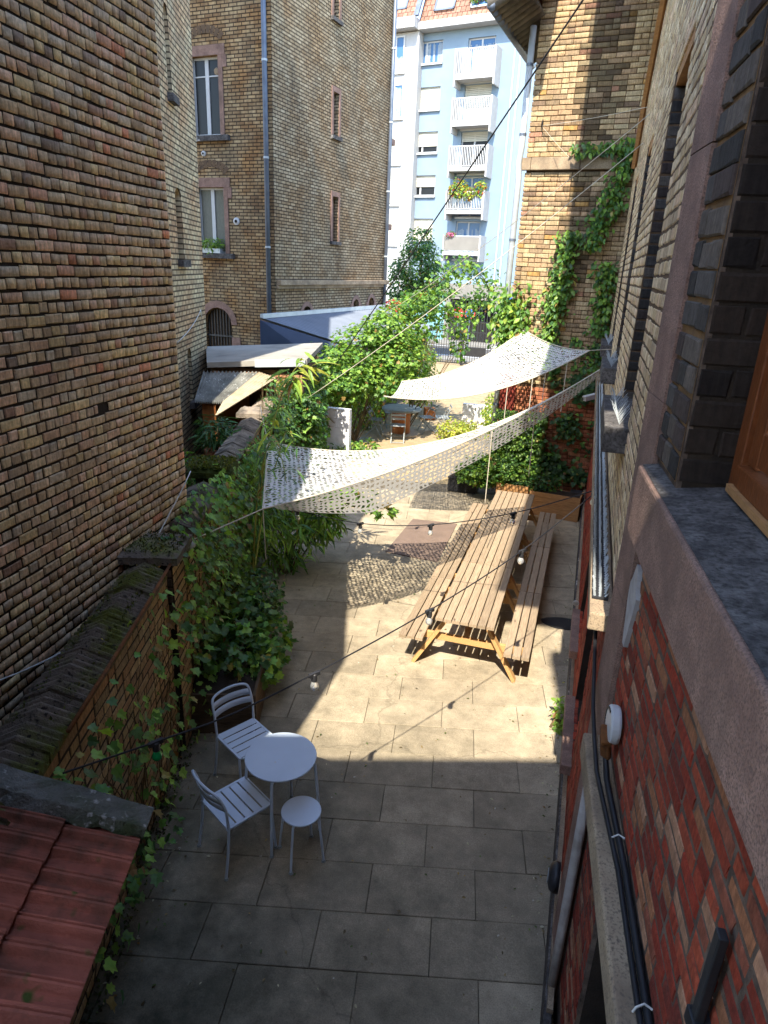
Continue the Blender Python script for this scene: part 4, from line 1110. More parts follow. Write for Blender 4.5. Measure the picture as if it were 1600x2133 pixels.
# =================================================================== GARDEN WALL
GW = Frame((-2.17, 3.02), -10.4, +1)
gw_ = empty('garden_wall', (-2.9, 6.5, 0), 'weathered brick garden wall with ridged coping and capped pillars, overgrown with ivy', 'wall')
w = MB(); GW.box(w, -4.0, 10.4, 0, 1.90, -0.26, 0.0); w.build('wall', M['mortar_dark'], gw_)
PALG = [lin(190, 158, 114), lin(178, 146, 106), lin(196, 168, 124), lin(166, 136, 102), lin(182, 144, 106), lin(172, 150, 116)]
PILL = (2.02, 4.45, 7.8, 10.2)
brick_wall(gw_, GW, -2.6, 10.3, 0.02, 1.88, 0.083, 0.25, PALG, holes=[(s - 0.2, s + 0.2, 0, 2) for s in PILL], gap=0.013, bond='mixed', nobj=220, near=Vector((-2.2, 3.6, 1.5)))
def coping_mesh(name, m, rib, seed):
    r_ = random.Random(seed)
    L_ = 0.44; nu = 73; prof = [(0.045, 1.905 - 1.94), (0.05, 1.93 - 1.94), (-0.13, 2.01 - 1.94), (-0.31, 1.93 - 1.94), (-0.305, 1.905 - 1.94)]
    V = []; F = []
    for i in range(nu):
        u = -L_ / 2 + 0.004 + (L_ - 0.008) * i / (nu - 1)
        h = rib * (0.5 + 0.5 * math.cos(2 * PI * u / 0.055)) + r_.uniform(-0.002, 0.002)
        lip = 0.012 if i < 5 else 0.0
        for k, (d, z) in enumerate(prof):
            s_ = 1 if k in (1, 2, 3) else 0
            p = GW.d * u + GW.n * d; V.append((p.x, p.y, z + s_ * (h + lip)))
    n = len(prof)
    for i in range(nu - 1):
        for k in range(n - 1):
            F.append((i * n + k, i * n + k + 1, (i + 1) * n + k + 1, (i + 1) * n + k))
    F.append(tuple(range(n))); F.append(tuple((nu - 1) * n + k for k in reversed(range(n))))
    me = bpy.data.meshes.new(name); me.from_pydata(V, [], F); me.materials.append(m); me.update(); return me
CM = [coping_mesh('coping_tile', M['coping'], 0.038, 1), coping_mesh('coping_tile', M['coping'], 0.042, 2), coping_mesh('coping_tile', M['coping_dry'], 0.034, 3), coping_mesh('coping_tile', M['coping_dry'], 0.024, 4)]
u = -1.2
while u < 10.2:
    if all(abs(u - s) > 0.40 for s in PILL):
        me = rnd.choice(CM[:2] if u < 3.2 else CM[2:])
        o = bpy.data.objects.new('coping_tile', me); o.parent = gw_; o.matrix_parent_inverse = INV[gw_.name]; col.objects.link(o)
        p = GW.P(u, 1.94 + rnd.uniform(-0.008, 0.008)); o.location = p; o.rotation_euler = (0, rnd.uniform(-0.02, 0.02), rnd.uniform(-0.012, 0.012))
    u += 0.445
for i, s in enumerate(PILL):
    w = MB(); GW.box(w, s - 0.19, s + 0.19, 0, 1.98, -0.31, 0.05); p = w.build('pillar', M['mortar_dark'] if i == 0 else M['mortar_tan'], gw_)
    PF = Frame((GW.P(s - 0.19, 0, 0.05).x, GW.P(s - 0.19, 0, 0.05).y), -10.4, +1)
    brick_wall(p, PF, 0.0, 0.38, 0.02, 1.97, 0.083, 0.25, PALG, gap=0.012, bond='mixed', nobj=60)
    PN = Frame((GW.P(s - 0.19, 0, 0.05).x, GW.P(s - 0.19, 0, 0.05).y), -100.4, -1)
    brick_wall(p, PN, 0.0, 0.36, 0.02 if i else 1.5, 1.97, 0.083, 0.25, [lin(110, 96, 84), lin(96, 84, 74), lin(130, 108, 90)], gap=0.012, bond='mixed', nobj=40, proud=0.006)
    # uneven stone cap
    w = MB(); V = []; F = []; nx = 9
    for a in range(nx):
        for b in range(nx):
            x = -0.27 + 0.54 * a / (nx - 1); y = -0.40 + 0.52 * b / (nx - 1)
            e = min(a, b, nx - 1 - a, nx - 1 - b)
            V.append(GW.P(s + x, 2.0 + (0.055 if e == 0 else 0.085) + rnd.uniform(-0.006, 0.006) + (0.03 if i == 1 and e > 1 else 0), y))
    for a in range(nx - 1):
        for b in range(nx - 1):
            F.append((a * nx + b, a * nx + b + 1, (a + 1) * nx + b + 1, (a + 1) * nx + b))
    w.add(V, F); GW.box(w, s - 0.27, s + 0.27, 1.985, 2.052, -0.40, 0.12)
    w.build('pillar_cap', M['coping'] if i == 0 else (M['grass_moss'] if i == 1 else M['coping_dry']), p)
# moss cushions on caps: short tufts
def tufts(root, fr, s0, s1, d0, d1, z, n, h, pal, name='moss'):
    P = np.array([fr.P(rng.uniform(s0, s1), z, rng.uniform(d0, d1)) for _ in range(n)])
    foliage(root, P, rdir(n) * 0.9 + np.array([0.3, -0.3, 0.2]), rdir(n) * 0.7 + np.array([0, 0, 1.0]), rng.uniform(0.5, 1.2, n) * h, tints(np.array(pal), n), 'oval', name=name)
tufts(gw_, GW, 1.78, 2.26, -0.38, 0.10, 2.082, 700, 0.022, [(0.055, 0.07, 0.012), (0.08, 0.085, 0.02), (0.035, 0.045, 0.012)])
tufts(gw_, GW, 4.19, 4.71, -0.39, 0.11, 2.10, 1500, 0.04, [(0.14, 0.15, 0.02), (0.10, 0.115, 0.02), (0.06, 0.07, 0.015)])
tufts(gw_, GW, -0.3, 1.75, -0.26, -0.02, 1.985, 1500, 0.026, [(0.07, 0.085, 0.015), (0.11, 0.11, 0.025), (0.05, 0.06, 0.012)])
tufts(gw_, GW, -0.8, 6.5, 0.005, 0.11, 0.004, 1300, 0.028, [(0.05, 0.08, 0.02), (0.09, 0.12, 0.03), (0.06, 0.05, 0.03)])
# old pole lying along the coping edge
rp = MB(); rp.tube([GW.P(-0.35, 1.975, 0.07), GW.P(0.2, 1.985, 0.075), GW.P(1.0, 1.985, 0.07), GW.P(1.85, 2.0, 0.06)], 0.013, 8)
tag(rp.build('iron_pole', M['rust'], smooth=True), 'thin rusty pole lying along the edge of the mossy wall coping', 'pole')
lb = MB(); lb.lathe(GW.P(2.28, 1.93, 0.10), [(0.03, -0.03), (0.042, -0.01), (0.045, 0.03), (0.04, 0.06)], 14)
tag(lb.build('wall_lamp', M['white_paint'], smooth=True), 'small white wall lamp at the side of the mossy pillar', 'lamp')
tg = MB(); tg.obox(GW.P(0.05, 1.02, 0.02), GW.d * 0.02, (0, 0, 0.19), GW.n * 0.05); tag(tg.build('plant_label', M['chair_grey']), 'small grey metal plate fixed low on the garden wall', 'plate')

# =================================================================== TILED CANOPY, bottom left
cn = empty('tiled_canopy', (-1.7, 1.7, 1.7), 'red ribbed clay tile canopy roof in the bottom left corner', 'roof')
E0 = Vector((-1.46, 2.42, 1.74)); back = -GW.d; upv = (-GW.n * 0.94 + Vector((0, 0, 0.34)))
nrm = back.cross(upv).normalized()
if nrm.z < 0: nrm = -nrm
def tile_mesh(seed):
    r_ = random.Random(seed); Wt, Lt = 0.232, 0.40; nu = 45; V = []; F = []
    for i in range(nu):
        x = Wt * i / (nu - 1)
        t = (x / Wt * 2) % 1.0
        h = 0.044 * (t / 0.12 if t < 0.12 else 1.0 if t < 0.36 else 1.0 - 0.8 * (t - 0.36) / 0.16 if t < 0.52 else 0.2 * (1 - (t - 0.52) / 0.48)) - (0.010 if 0.2 < t < 0.27 else 0)
        if i < 3: h += 0.016
        for (y, dz) in ((0.0, -0.045), (0.0, 0.012), (0.02, 0.014), (Lt * 0.5, 0.0), (Lt, -0.02)):
            p = back * x + upv * y + nrm * (h + dz + r_.uniform(-0.0012, 0.0012)); V.append(tuple(p))
    n = 5
    for i in range(nu - 1):
        for k in range(n - 1): F.append((i * n + k, (i + 1) * n + k, (i + 1) * n + k + 1, i * n + k + 1))
    me = bpy.data.meshes.new('roof_tile'); me.from_pydata(V, [], F); me.materials.append(M['tile_red']); me.update(); return me
TM = [tile_mesh(k) for k in range(4)]
for r_ in range(9):
    for c_ in range(3):
        o = bpy.data.objects.new('roof_tile', rnd.choice(TM)); o.parent = cn; o.matrix_parent_inverse = INV[cn.name]; col.objects.link(o)
        o.location = E0 + back * (0.05 + 0.226 * r_ + rnd.uniform(-.003, .003)) + upv * (0.355 * c_) + nrm * (0.004 * rnd.random())
        o.rotation_euler = (0, 0, rnd.uniform(-0.008, 0.008))
w = MB(); w.obox(E0 + upv * 0.02 - nrm * 0.10, back * 2.0, upv * 1.06, nrm * 0.06); w.build('boarding', M['wood_dark'], cn)
w = MB(); V = []; F = []; nx, ny = 22, 7
for a in range(nx):
    for b in range(ny):
        t = a / (nx - 1); q = b / (ny - 1)
        e = 0.0 if 0 < b < ny - 1 else -0.05
        V.append(E0 + upv * (-0.01 + 1.12 * t) + GW.d * (0.03 - 0.20 * q + (rnd.uniform(-0.015, 0.02) if b == ny - 1 else 0)) + nrm * (0.085 + e + rnd.uniform(-0.006, 0.010)))
for a in range(nx - 1):
    for b in range(ny - 1): F.append((a * ny + b, (a + 1) * ny + b, (a + 1) * ny + b + 1, a * ny + b + 1))
w.add(V, F); w.obox(E0 + upv * -0.005 + GW.d * 0.022 - nrm * 0.09, upv * 1.11, -GW.d * 0.15, nrm * 0.09)
w.build('concrete_ridge', M['concrete'], cn)

# =================================================================== SHEDS beyond the garden wall
fs = empty('flat_roof_shed', (-4.6, 13.5, 0), 'low flat roofed brick shed with pale roofing felt behind the garden wall', 'shed')
q = [Vector(p) for p in ((-5.12, 12.1, 2.60), (-3.22, 12.28, 2.75), (-3.61, 15.17, 2.75), (-6.05, 14.3, 2.62))]
w = MB(); w.add([p for p in q] + [p - Vector((0, 0, 0.10)) for p in q], [(0, 1, 2, 3), (7, 6, 5, 4), (0, 4, 5, 1), (1, 5, 6, 2), (2, 6, 7, 3), (3, 7, 4, 0)])
w.build('roof', M['felt_roof'], fs)
w = MB(); w.prism([(-5.06, 12.2), (-3.32, 12.36), (-3.7, 15.0), (-6.0, 14.2)], 0, 2.5); w.build('wall', M['mortar_tan'], fs)
SF = Frame((-5.06, 12.19), 84.8, +1)
brick_wall(fs, SF, 0.0, 1.74, 2.08, 2.50, 0.09, 0.26, [lin(190, 150, 116), lin(170, 130, 98), lin(150, 118, 92), lin(196, 140, 104)], gap=0.02, bond='mixed', nobj=60, jit=0.01)
w = MB(); w.obox(Vector((-4.2, 12.16, 2.56)), (0.95, 0.09, 0.06), (0.01, -0.03, 0), (0, 0, 0.14)); w.build('fascia', M['zinc_pale'], fs)
def corr(name, A_, B_, C_, D_, m, parent, waves=16, amp=0.022):
    """corrugated sheet: A,B top edge, D,C bottom edge; waves across"""
    A_, B_, C_, D_ = map(Vector, (A_, B_, C_, D_)); n = waves * 6; V = []; F = []
    for i in range(n + 1):
        t = i / n; h = amp * math.cos(2 * PI * waves * t)
        for p in (A_.lerp(B_, t), D_.lerp(C_, t)): V.append(p + Vector((0, 0, h)))
        for p in (A_.lerp(B_, t), D_.lerp(C_, t)): V.append(p + Vector((0, 0, h - 0.012)))
    for i in range(n):
        a = 4 * i; b = a + 4
        F += [(a, b, b + 1, a + 1), (a + 2, a + 3, b + 3, b + 2), (a + 1, b + 1, b + 3, a + 3), (a, a + 2, b + 2, b)]
    w = MB(); w.add(V, F); return w.build(name, m, parent)
cs = empty('corrugated_lean_to', (-4.6, 11.4, 0), 'grey corrugated sheet lean-to roof between the pale wing and the garden wall', 'shed')
corr('roof_sheet', (-5.2, 12.12, 2.42), (-4.12, 12.22, 2.46), (-4.45, 11.15, 2.06), (-4.92, 11.0, 2.07), M['corrugated'], cs, 15)
corr('roof_sheet', (-4.13, 12.2, 2.47), (-3.82, 12.3, 2.36), (-4.32, 10.4, 1.96), (-4.46, 11.15, 2.07), M['corr_tan'], cs, 6, 0.006)
w = MB(); w.prism([(-5.1, 11.9), (-4.3, 11.95), (-4.3, 12.1), (-5.1, 12.1)], 0, 2.2); w.prism([(-4.85, 11.15), (-4.6, 11.15), (-4.6, 11.25), (-4.85, 11.25)], 0, 2.0); w.build('cladding', M['cladding'], cs)
ms_ = empty('metal_shed', (-4.0, 21, 0), 'slate grey metal shed roof against the foot of the brown house', 'shed')
t0 = BS.P(-0.9, 2.98, 0.06); t1 = BS.P(7.6, 2.98, 0.06); l0 = BS.P(0.0, 2.35, 2.3); l1 = BS.P(7.6, 2.35, 2.3)
corr('roof_sheet', t0, t1, l1, l0, M['metal_roof'], ms_, 42, 0.03)
w = MB(); w.add([t0 - Vector((0, 0, .03)), l0 - Vector((0, 0, .03)), BS.P(-0.3, 1.6, 2.1), BS.P(-0.9, 1.6, 0.06)], [(0, 1, 2, 3)]); w.build('gable_panel', M['metal_slate'], ms_)
w = MB(); w.prism([(p.x, p.y) for p in (BS.P(0.0, 0, 0.3), BS.P(7.4, 0, 0.3), BS.P(7.4, 0, 2.0), BS.P(0.1, 0, 2.0))], 0, 2.3); w.build('wall', M['mortar_grey'], ms_)
w = MB(); BS.box(w, -0.85, 7.6, 2.985, 3.10, 0.035, 0.14); w.build('flashing', M['zinc_pale'], ms_)

# =================================================================== FURNITURE near the viewer
def tube_arc(pts, n=6):
    """smooth a polyline with Catmull-Rom"""
    P = [Vector(p) for p in pts]; out = []
    for i in range(len(P) - 1):
        p0, p1, p2, p3 = P[max(i - 1, 0)], P[i], P[i + 1], P[min(i + 2, len(P) - 1)]
        for k in range(n):
            t = k / n
            out.append(0.5 * ((2 * p1) + (p2 - p0) * t + (2 * p0 - 5 * p1 + 4 * p2 - p3) * t * t + (3 * p1 - p0 - 3 * p2 + p3) * t ** 3))
    out.append(P[-1]); return out
def make_chair():
    t = empty('garden_chair', (0, 0, 0))
    r_ = 0.0115
    for sx in (-1, 1):
        w = MB(); w.tube(tube_arc([(sx * 0.205, -0.235, 0.012), (sx * 0.195, -0.20, 0.25), (sx * 0.190, -0.185, 0.45)]), r_, 8); w.build('rear_leg', M['metal_pale'], t, smooth=True, local=True)
        w = MB(); w.tube(tube_arc([(sx * 0.205, 0.215, 0.012), (sx * 0.198, 0.20, 0.25), (sx * 0.192, 0.185, 0.42), (sx * 0.182, 0.165, 0.445)]), r_, 8); w.build('front_leg', M['metal_pale'], t, smooth=True, local=True)
        for yy in (-0.235, 0.215):
            w = MB(); w.lathe((sx * 0.206, yy, 0.0), [(0.015, 0.0), (0.018, 0.006), (0.014, 0.02)], 10); w.build('foot_cap', M['chair_grey'], t, local=True)
    w = MB(); w.tube(tube_arc([(-0.190, -0.185, 0.45), (-0.192, -0.20, 0.62), (-0.188, -0.235, 0.74), (-0.165, -0.262, 0.795), (-0.09, -0.285, 0.812), (0, -0.292, 0.815), (0.09, -0.285, 0.812), (0.165, -0.262, 0.795), (0.188, -0.235, 0.74), (0.192, -0.20, 0.62), (0.190, -0.185, 0.45)], 5), r_, 8)
    w.build('back_frame', M['metal_pale'], t, smooth=True, local=True)
    for (z0, z1, yo) in ((0.700, 0.755, -0.226), (0.628, 0.683, -0.205)):
        w = MB(); n = 12
        V = []; F = []
        for i in range(n + 1):
            x = -0.188 + 0.376 * i / n; bow = -0.045 * (1 - (x / 0.19) ** 2)
            for (z, o_) in ((z0, 0), (z1, -0.012)):
                V += [(x, yo + bow + o_, z), (x, yo + bow + o_ - 0.004, z)]
        for i in range(n):
            a = 4 * i; b = a + 4
            F += [(a, b, b + 2, a + 2), (a + 1, a + 3, b + 3, b + 1), (a, a + 1, b + 1, b), (a + 2, b + 2, b + 3, a + 3)]
        w.add(V, F); w.build('back_slat', M['metal_pale'], t, smooth=True, local=True)
    for k in range(5):
        y0 = -0.185 + k * 0.077
        w = MB(); w.box((0, y0 + 0.0325, 0.452), (0.352, 0.065, 0.006)); w.build('seat_slat', M['metal_pale'], t, local=True, bevel=0.002)
    w = MB()
    for sx in (-1, 1): w.box((sx * 0.187, 0.0, 0.447), (0.022, 0.40, 0.018))
    w.box((0, -0.19, 0.4475), (0.35, 0.012, 0.016)); w.box((0, 0.202, 0.4475), (0.35, 0.012, 0.016)); w.build('seat_rim', M['metal_pale'], t, local=True, bevel=0.003)
    return t
ch = make_chair()
tag(ch, 'pale metal garden chair with slatted seat behind the round table, its back to the planter', 'chair', 'pale metal garden chairs')
ch.location = (-1.755, 4.605, 0); ch.rotation_euler = (0, 0, R(-128))
ch2 = copy_tree(ch)
tag(ch2, 'pale metal garden chair in front of the round table, seen over its curved back', 'chair', 'pale metal garden chairs')
ch2.location = (-1.58, 3.87, 0); ch2.rotation_euler = (0, 0, R(-38))
def round_top(name, loc, rad, h, legs, lr, label, cat, rot):
    t = empty(name, loc, label, cat, rz=rot)
    w = MB(); w.lathe((0, 0, 0), [(rad - 0.014, h - 0.018), (rad - 0.003, h - 0.014), (rad, h - 0.006), (rad - 0.003, h - 0.001), (rad - 0.012, h), (rad * 0.5, h)], 48); w.build('top', M['metal_pale'], t, local=True)
    for k in range(legs):
        a = 2 * PI * k / legs
        c, s = math.cos(a), math.sin(a)
        w = MB(); w.tube(tube_arc([(c * rad * 0.7, s * rad * 0.7, h - 0.03), (c * rad * 0.92, s * rad * 0.92, h - 0.04), (c * rad * 0.985, s * rad * 0.985, h - 0.09), (c * (rad + 0.02), s * (rad + 0.02), h * 0.4), (c * (rad + 0.035), s * (rad + 0.035), 0.012)]), lr, 8)
        l_ = w.build('leg', M['metal_pale'], t, smooth=True, local=True)
        w = MB(); w.lathe((c * (rad + 0.035), s * (rad + 0.035), 0.0), [(0.014, 0.0), (0.018, 0.005), (0.013, 0.02)], 10); w.build('foot_cap', M['chair_grey'], l_, local=True)
    return t
round_top('round_table', (-1.30, 4.14, 0), 0.285, 0.72, 4, 0.0125, 'round pale metal garden table on the grey paving', 'table', R(-88))
round_top('round_stool', (-1.065, 3.885, 0), 0.155, 0.45, 4, 0.010, 'small round pale metal stool beside the round table', 'stool', R(-100))

# =================================================================== PICNIC TABLES, end to end
def plank_mesh(name, L_, W_, T_, m, seed):
    r_ = random.Random(seed); V = []; F = []; n = 7
    for i in range(n):
        y = -L_ / 2 + L_ * i / (n - 1); dx = r_.uniform(-0.0015, 0.0015); dz = r_.uniform(-0.0012, 0.0012); c = 0.004
        for (x, z) in ((-W_ / 2, 0), (W_ / 2, 0), (W_ / 2, T_ - c), (W_ / 2 - c, T_), (-W_ / 2 + c, T_), (-W_ / 2, T_ - c)): V.append((x + dx, y, z + dz))
    for i in range(n - 1):
        for k in range(6): F.append((i * 6 + k, i * 6 + (k + 1) % 6, (i + 1) * 6 + (k + 1) % 6, (i + 1) * 6 + k))
    F.append((5, 4, 3, 2, 1, 0)); F.append(tuple((n - 1) * 6 + k for k in range(6)))
    me = bpy.data.meshes.new(name); me.from_pydata(V, [], F); me.materials.append(m); me.update(); return me
def plank_mat(name, c1, c2):
    m, nt, b = new_mat(name)
    oi = N(nt, 'ShaderNodeObjectInfo'); tc = N(nt, 'ShaderNodeTexCoord')
    ad = N(nt, 'ShaderNodeVectorMath', operation='ADD'); nt.links.new(tc.outputs['Object'], ad.inputs[0])
    sc = N(nt, 'ShaderNodeMath', operation='MULTIPLY'); nt.links.new(oi.outputs['Random'], sc.inputs[0]); sc.inputs[1].default_value = 37.0
    nt.links.new(sc.outputs[0], ad.inputs[1])
    g1 = pos_noise(nt, 6.0, 5.0, 0.6, (16, 1.0, 16), ad.outputs[0])
    c = mix(nt, ramp(nt, g1, 0.3, 0.7), c1, c2)
    kn = ramp(nt, pos_noise(nt, 7.0, 1.0, 0.5, (1.6, 0.8, 1.6), ad.outputs[0]), 0.72, 0.78)
    c = mix(nt, kn, c, tuple(x * 0.5 for x in c2))
    sh = ramp(nt, oi.outputs['Random'], 0.0, 1.0, (0.82,) * 3, (1.1,) * 3)
    c = mix(nt, 1.0, c, sh, 'MULTIPLY')
    nt.links.new(c, b.inputs['Base Color']); b.inputs['Roughness'].default_value = 0.78; b.inputs['Specular IOR Level'].default_value = 0.25
    add_bump(nt, b, g1, 0.25, 0.004)
    return m
M['plank'] = plank_mat('plank', lin(162, 142, 116), lin(128, 110, 90))
M['plank_side'] = plank_mat('plank_side', lin(190, 150, 98), lin(160, 122, 78))
PM = [plank_mesh('plank', 1.645, 0.086, 0.036, M['plank'], k) for k in range(3)]
def make_picnic():
    t = empty('picnic_table', (0, 0, 0))
    def pl(name, x, z, me):
        o = bpy.data.objects.new(name, me); col.objects.link(o); o.parent = t; o.location = (x, rnd.uniform(-0.004, 0.004), z); return o
    for k in range(7): pl('top_plank', -0.288 + 0.096 * k, 0.714, rnd.choice(PM))
    for sx in (-1, 1):
        for k in range(3): pl('seat_plank', sx * (0.505 + 0.0 + 0.098 * k), 0.416, rnd.choice(PM))
    for yy in (-0.60, 0.60):
        for sx in (-1, 1):
            w = MB(); w.bar((sx * 0.20, yy, 0.70), (sx * 0.60, yy, 0.0), 0.042, 0.095, up=(0, 1, 0)); w.build('leg', M['plank_side'], t, local=True, bevel=0.003)
        w = MB(); w.box((0, yy + 0.045, 0.372), (1.44, 0.042, 0.085)); w.build('crossbar', M['plank_side'], t, local=True, bevel=0.003)
        w = MB(); w.box((0, yy + 0.045, 0.668), (0.62, 0.042, 0.085)); w.build('top_batten', M['plank_side'], t, local=True, bevel=0.003)
    for sy in (-1, 1):
        w = MB(); w.bar((0, sy * 0.56, 0.40), (0, sy * 0.12, 0.69), 0.042, 0.07, up=(1, 0, 0)); w.build('brace', M['plank_side'], t, local=True)
    return t
pt = make_picnic()
pdir = Vector((math.sin(R(8.7)), math.cos(R(8.7)), 0)); p0 = Vector((0.075, 6.54, 0))
for k, lab in enumerate(('nearest of the wooden picnic tables with fixed benches, its end in full sun', 'middle one of the wooden picnic tables in the row, crossed by lacy shadow', 'farthest of the wooden picnic tables, ending at the ivy planters')):
    o = pt if k == 0 else copy_tree(pt)
    o.location = p0 + pdir * (0.825 + 1.655 * k); o.rotation_euler = (0, 0, R(-8.7))
    tag(o, lab, 'picnic table', 'wooden picnic tables set end to end')

# brown floor plate
mt = MB(); mt.add([(-1.0, 11.6, 0.014), (-0.17, 11.55, 0.014), (-0.40, 9.75, 0.014), (-1.28, 9.96, 0.014), (-1.0, 11.6, 0.002), (-0.17, 11.55, 0.002), (-0.40, 9.75, 0.002), (-1.28, 9.96, 0.002)], [(3, 2, 1, 0), (0, 1, 5, 4), (1, 2, 6, 5), (2, 3, 7, 6), (3, 0, 4, 7)])
tag(mt.build('floor_mat', M['brown_mat']), 'flat brown rectangular mat on the sunny paving beside the picnic tables', 'mat')

# =================================================================== PLANTERS
def planter(name, fr, u0, u1, d0, d1, h, m, boards, label, cat='planter'):
    t = empty(name, fr.P((u0 + u1) / 2, 0, (d0 + d1) / 2), label, cat)
    bh_ = h / boards
    for k in range(boards):
        z0, z1 = k * bh_ + 0.003, (k + 1) * bh_ - 0.003
        w = MB(); fr.box(w, u0, u1, z0, z1, d1 - 0.028, d1); w.build('front_board', m, t)
        w = MB(); fr.box(w, u0, u0 + 0.028, z0, z1, d0, d1 - 0.03); w.build('end_board', m, t)
        w = MB(); fr.box(w, u1 - 0.028, u1, z0, z1, d0, d1 - 0.03); w.build('end_board', m, t)
    w = MB(); fr.box(w, u0 + 0.03, u1 - 0.03, 0.02, h - 0.05, d0, d1 - 0.03); w.build('soil', M['soil'], t)
    return t
PLF = Frame((-2.42, 5.10), -10.4, +1)
planter('wooden_planter', PLF, 0.0, 1.25, -0.1, 0.55, 0.46, M['wood_dark'], 4, 'dark wooden planter box with ivy behind the pale garden chair')
WB = Frame((0.52, 12.62), 105, +1)
planter('wooden_planter', WB, 0.0, 0.62, -0.5, 0.0, 0.55, M['wood_planter'], 4, 'short wooden planter full of sunlit ivy at the end of the picnic tables')
planter('wooden_planter', WB, 0.66, 1.62, -0.5, -0.02, 0.48, M['wood_planter'], 5, 'long wooden planter in the shade against the end wing')
bp = empty('plastic_planter', (-0.1, 13.5, 0), 'black ribbed plastic planter on the paving left of the ivy', 'planter')
w = MB()
BPF = Frame((-0.46, 13.52), 100, +1)
for k in range(22):
    BPF.box(w, k * 0.028, k * 0.028 + 0.016, 0.02, 0.28, -0.008, 0.004)
BPF.box(w, 0.0, 0.61, 0.0, 0.285, -0.30, -0.008); BPF.box(w, -0.015, 0.625, 0.286, 0.315, -0.31, 0.012); w.build('tub', M['black_plastic'], bp)
w = MB(); BPF.box(w, 0.02, 0.59, 0.316, 0.325, -0.28, -0.02); w.build('soil', M['soil'], bp)
bt = MB(); bt.prism([(1.95, 12.55), (2.2, 12.5), (2.25, 12.95), (2.0, 13.0)], 0, 0.42)
tag(bt.build('black_tub', M['black_plastic'], bevel=0.02), 'black tub wedged between the shaded planter and the red wall', 'tub')

# =================================================================== SPOOL TABLE and folding chairs
st_ = empty('spool_table', (-2.08, 18.35, 0), 'round table made from a wooden cable reel with grey top', 'table')
w = MB(); w.lathe((-2.08, 18.35, 0), [(0.55, 0.70), (0.555, 0.715), (0.55, 0.755), (0.5, 0.76)], 36); w.build('top', M['chair_grey'], st_)
w = MB(); w.lathe((-2.08, 18.35, 0), [(0.27, 0.05), (0.265, 0.38), (0.27, 0.70)], 18); w.build('drum', M['wood_spool'], st_)
w = MB(); w.lathe((-2.08, 18.35, 0), [(0.54, 0.0), (0.545, 0.02), (0.54, 0.05)], 36); w.build('lower_disc', M['wood_pale'], st_)
def make_folding():
    t = empty('folding_chair', (0, 0, 0))
    for sx in (-1, 1):
        w = MB(); w.bar((sx * 0.19, 0.22, 0.0), (sx * 0.19, -0.26, 0.82), 0.022, 0.012); w.build('long_leg', M['chair_grey'], t, local=True)
        w = MB(); w.bar((sx * 0.17, -0.24, 0.0), (sx * 0.17, 0.18, 0.45), 0.022, 0.012); w.build('short_leg', M['chair_grey'], t, local=True)
    for k in range(5):
        w = MB(); w.box((0, -0.14 + 0.075 * k, 0.455), (0.40, 0.055, 0.014)); w.build('seat_slat', M['chair_grey'], t, local=True)
    for z in (0.66, 0.77):
        w = MB(); w.box((0, -0.16 - (z - 0.65) * 0.58, z), (0.38, 0.014, 0.06)); w.build('back_slat', M['chair_grey'], t, local=True)
    w = MB(); w.box((0, -0.23, 0.03), (0.34, 0.015, 0.015)); w.build('stretcher', M['chair_grey'], t, local=True)
    return t
fc = make_folding()
for k, (x, y, a, lab) in enumerate(((-2.75, 18.0, -95, 'folding metal chair at the left of the cable reel table'), (-2.05, 17.45, 5, 'folding metal chair in front of the cable reel table, nearest the viewer'), (-1.38, 18.75, 120, 'folding metal chair tucked in at the right rear of the cable reel table'), (-0.95, 18.9, 100, 'folding metal chair pulled out to the right of the cable reel table'), (-2.45, 19.1, -160, 'folding metal chair half hidden behind the cable reel table'))):
    o = fc if k == 0 else copy_tree(fc)
    o.location = (x, y, 0); o.rotation_euler = (0, 0, R(a)); tag(o, lab, 'chair', 'folding chairs round the reel table')
lt = MB(); lt.lathe((-2.95, 17.2, 0), [(0.30, 0.0), (0.32, 0.02), (0.31, 0.045), (0.05, 0.05)], 24)
tag(lt.build('round_slab', M['felt_roof']), 'flat pale round disc on the ground left of the reel table', 'disc')
# painted block walls
def block_wall(name, fr, u0, u1, z1, label):
    t = empty(name, fr.P((u0 + u1) / 2, 0), label, 'wall')
    w = MB(); fr.box(w, u0 + 0.01, u1 - 0.01, 0, z1 - 0.01, -0.14, -0.012); w.build('core', M['block_white'], t)
    z = 0; r_ = 0
    while z < z1 - 0.02:
        zt = min(z + 0.2, z1); u = u0 - (0.2 if r_ % 2 else 0)
        while u < u1 - 0.02:
            a, b = max(u, u0), min(u + 0.4, u1)
            if b - a > 0.04:
                w = MB(); fr.box(w, a + 0.003, b - 0.003, z + 0.003, zt - 0.003, -0.15, 0.0); w.build('block', M['block_white'], t, bevel=0.006)
            u += 0.4
        z += 0.2; r_ += 1
    return t
block_wall('block_wall', Frame((-4.05, 15.35), 100, +1), 0.0, 1.12, 1.25, 'white painted block wall half covered by ivy at the left of the far yard')
block_wall('block_wall', Frame((-0.42, 19.8), 100, +1), 0.0, 0.95, 0.72, 'low white painted block wall standing free right of the reel table')
cr = MB(); cr.box((-2.95, 20.1, 0.22), (0.4, 0.3, 0.44), 0.2); tag(cr.build('wooden_crate', M['wood_spool'], bevel=0.01), 'orange wooden crate behind the reel table at the left', 'crate')
cr = MB(); cr.box((-1.45, 20.6, 0.18), (0.32, 0.3, 0.36), 0.3); tag(cr.build('wooden_crate', M['wood_spool'], bevel=0.01), 'small wooden crate behind the reel table at the right', 'crate')

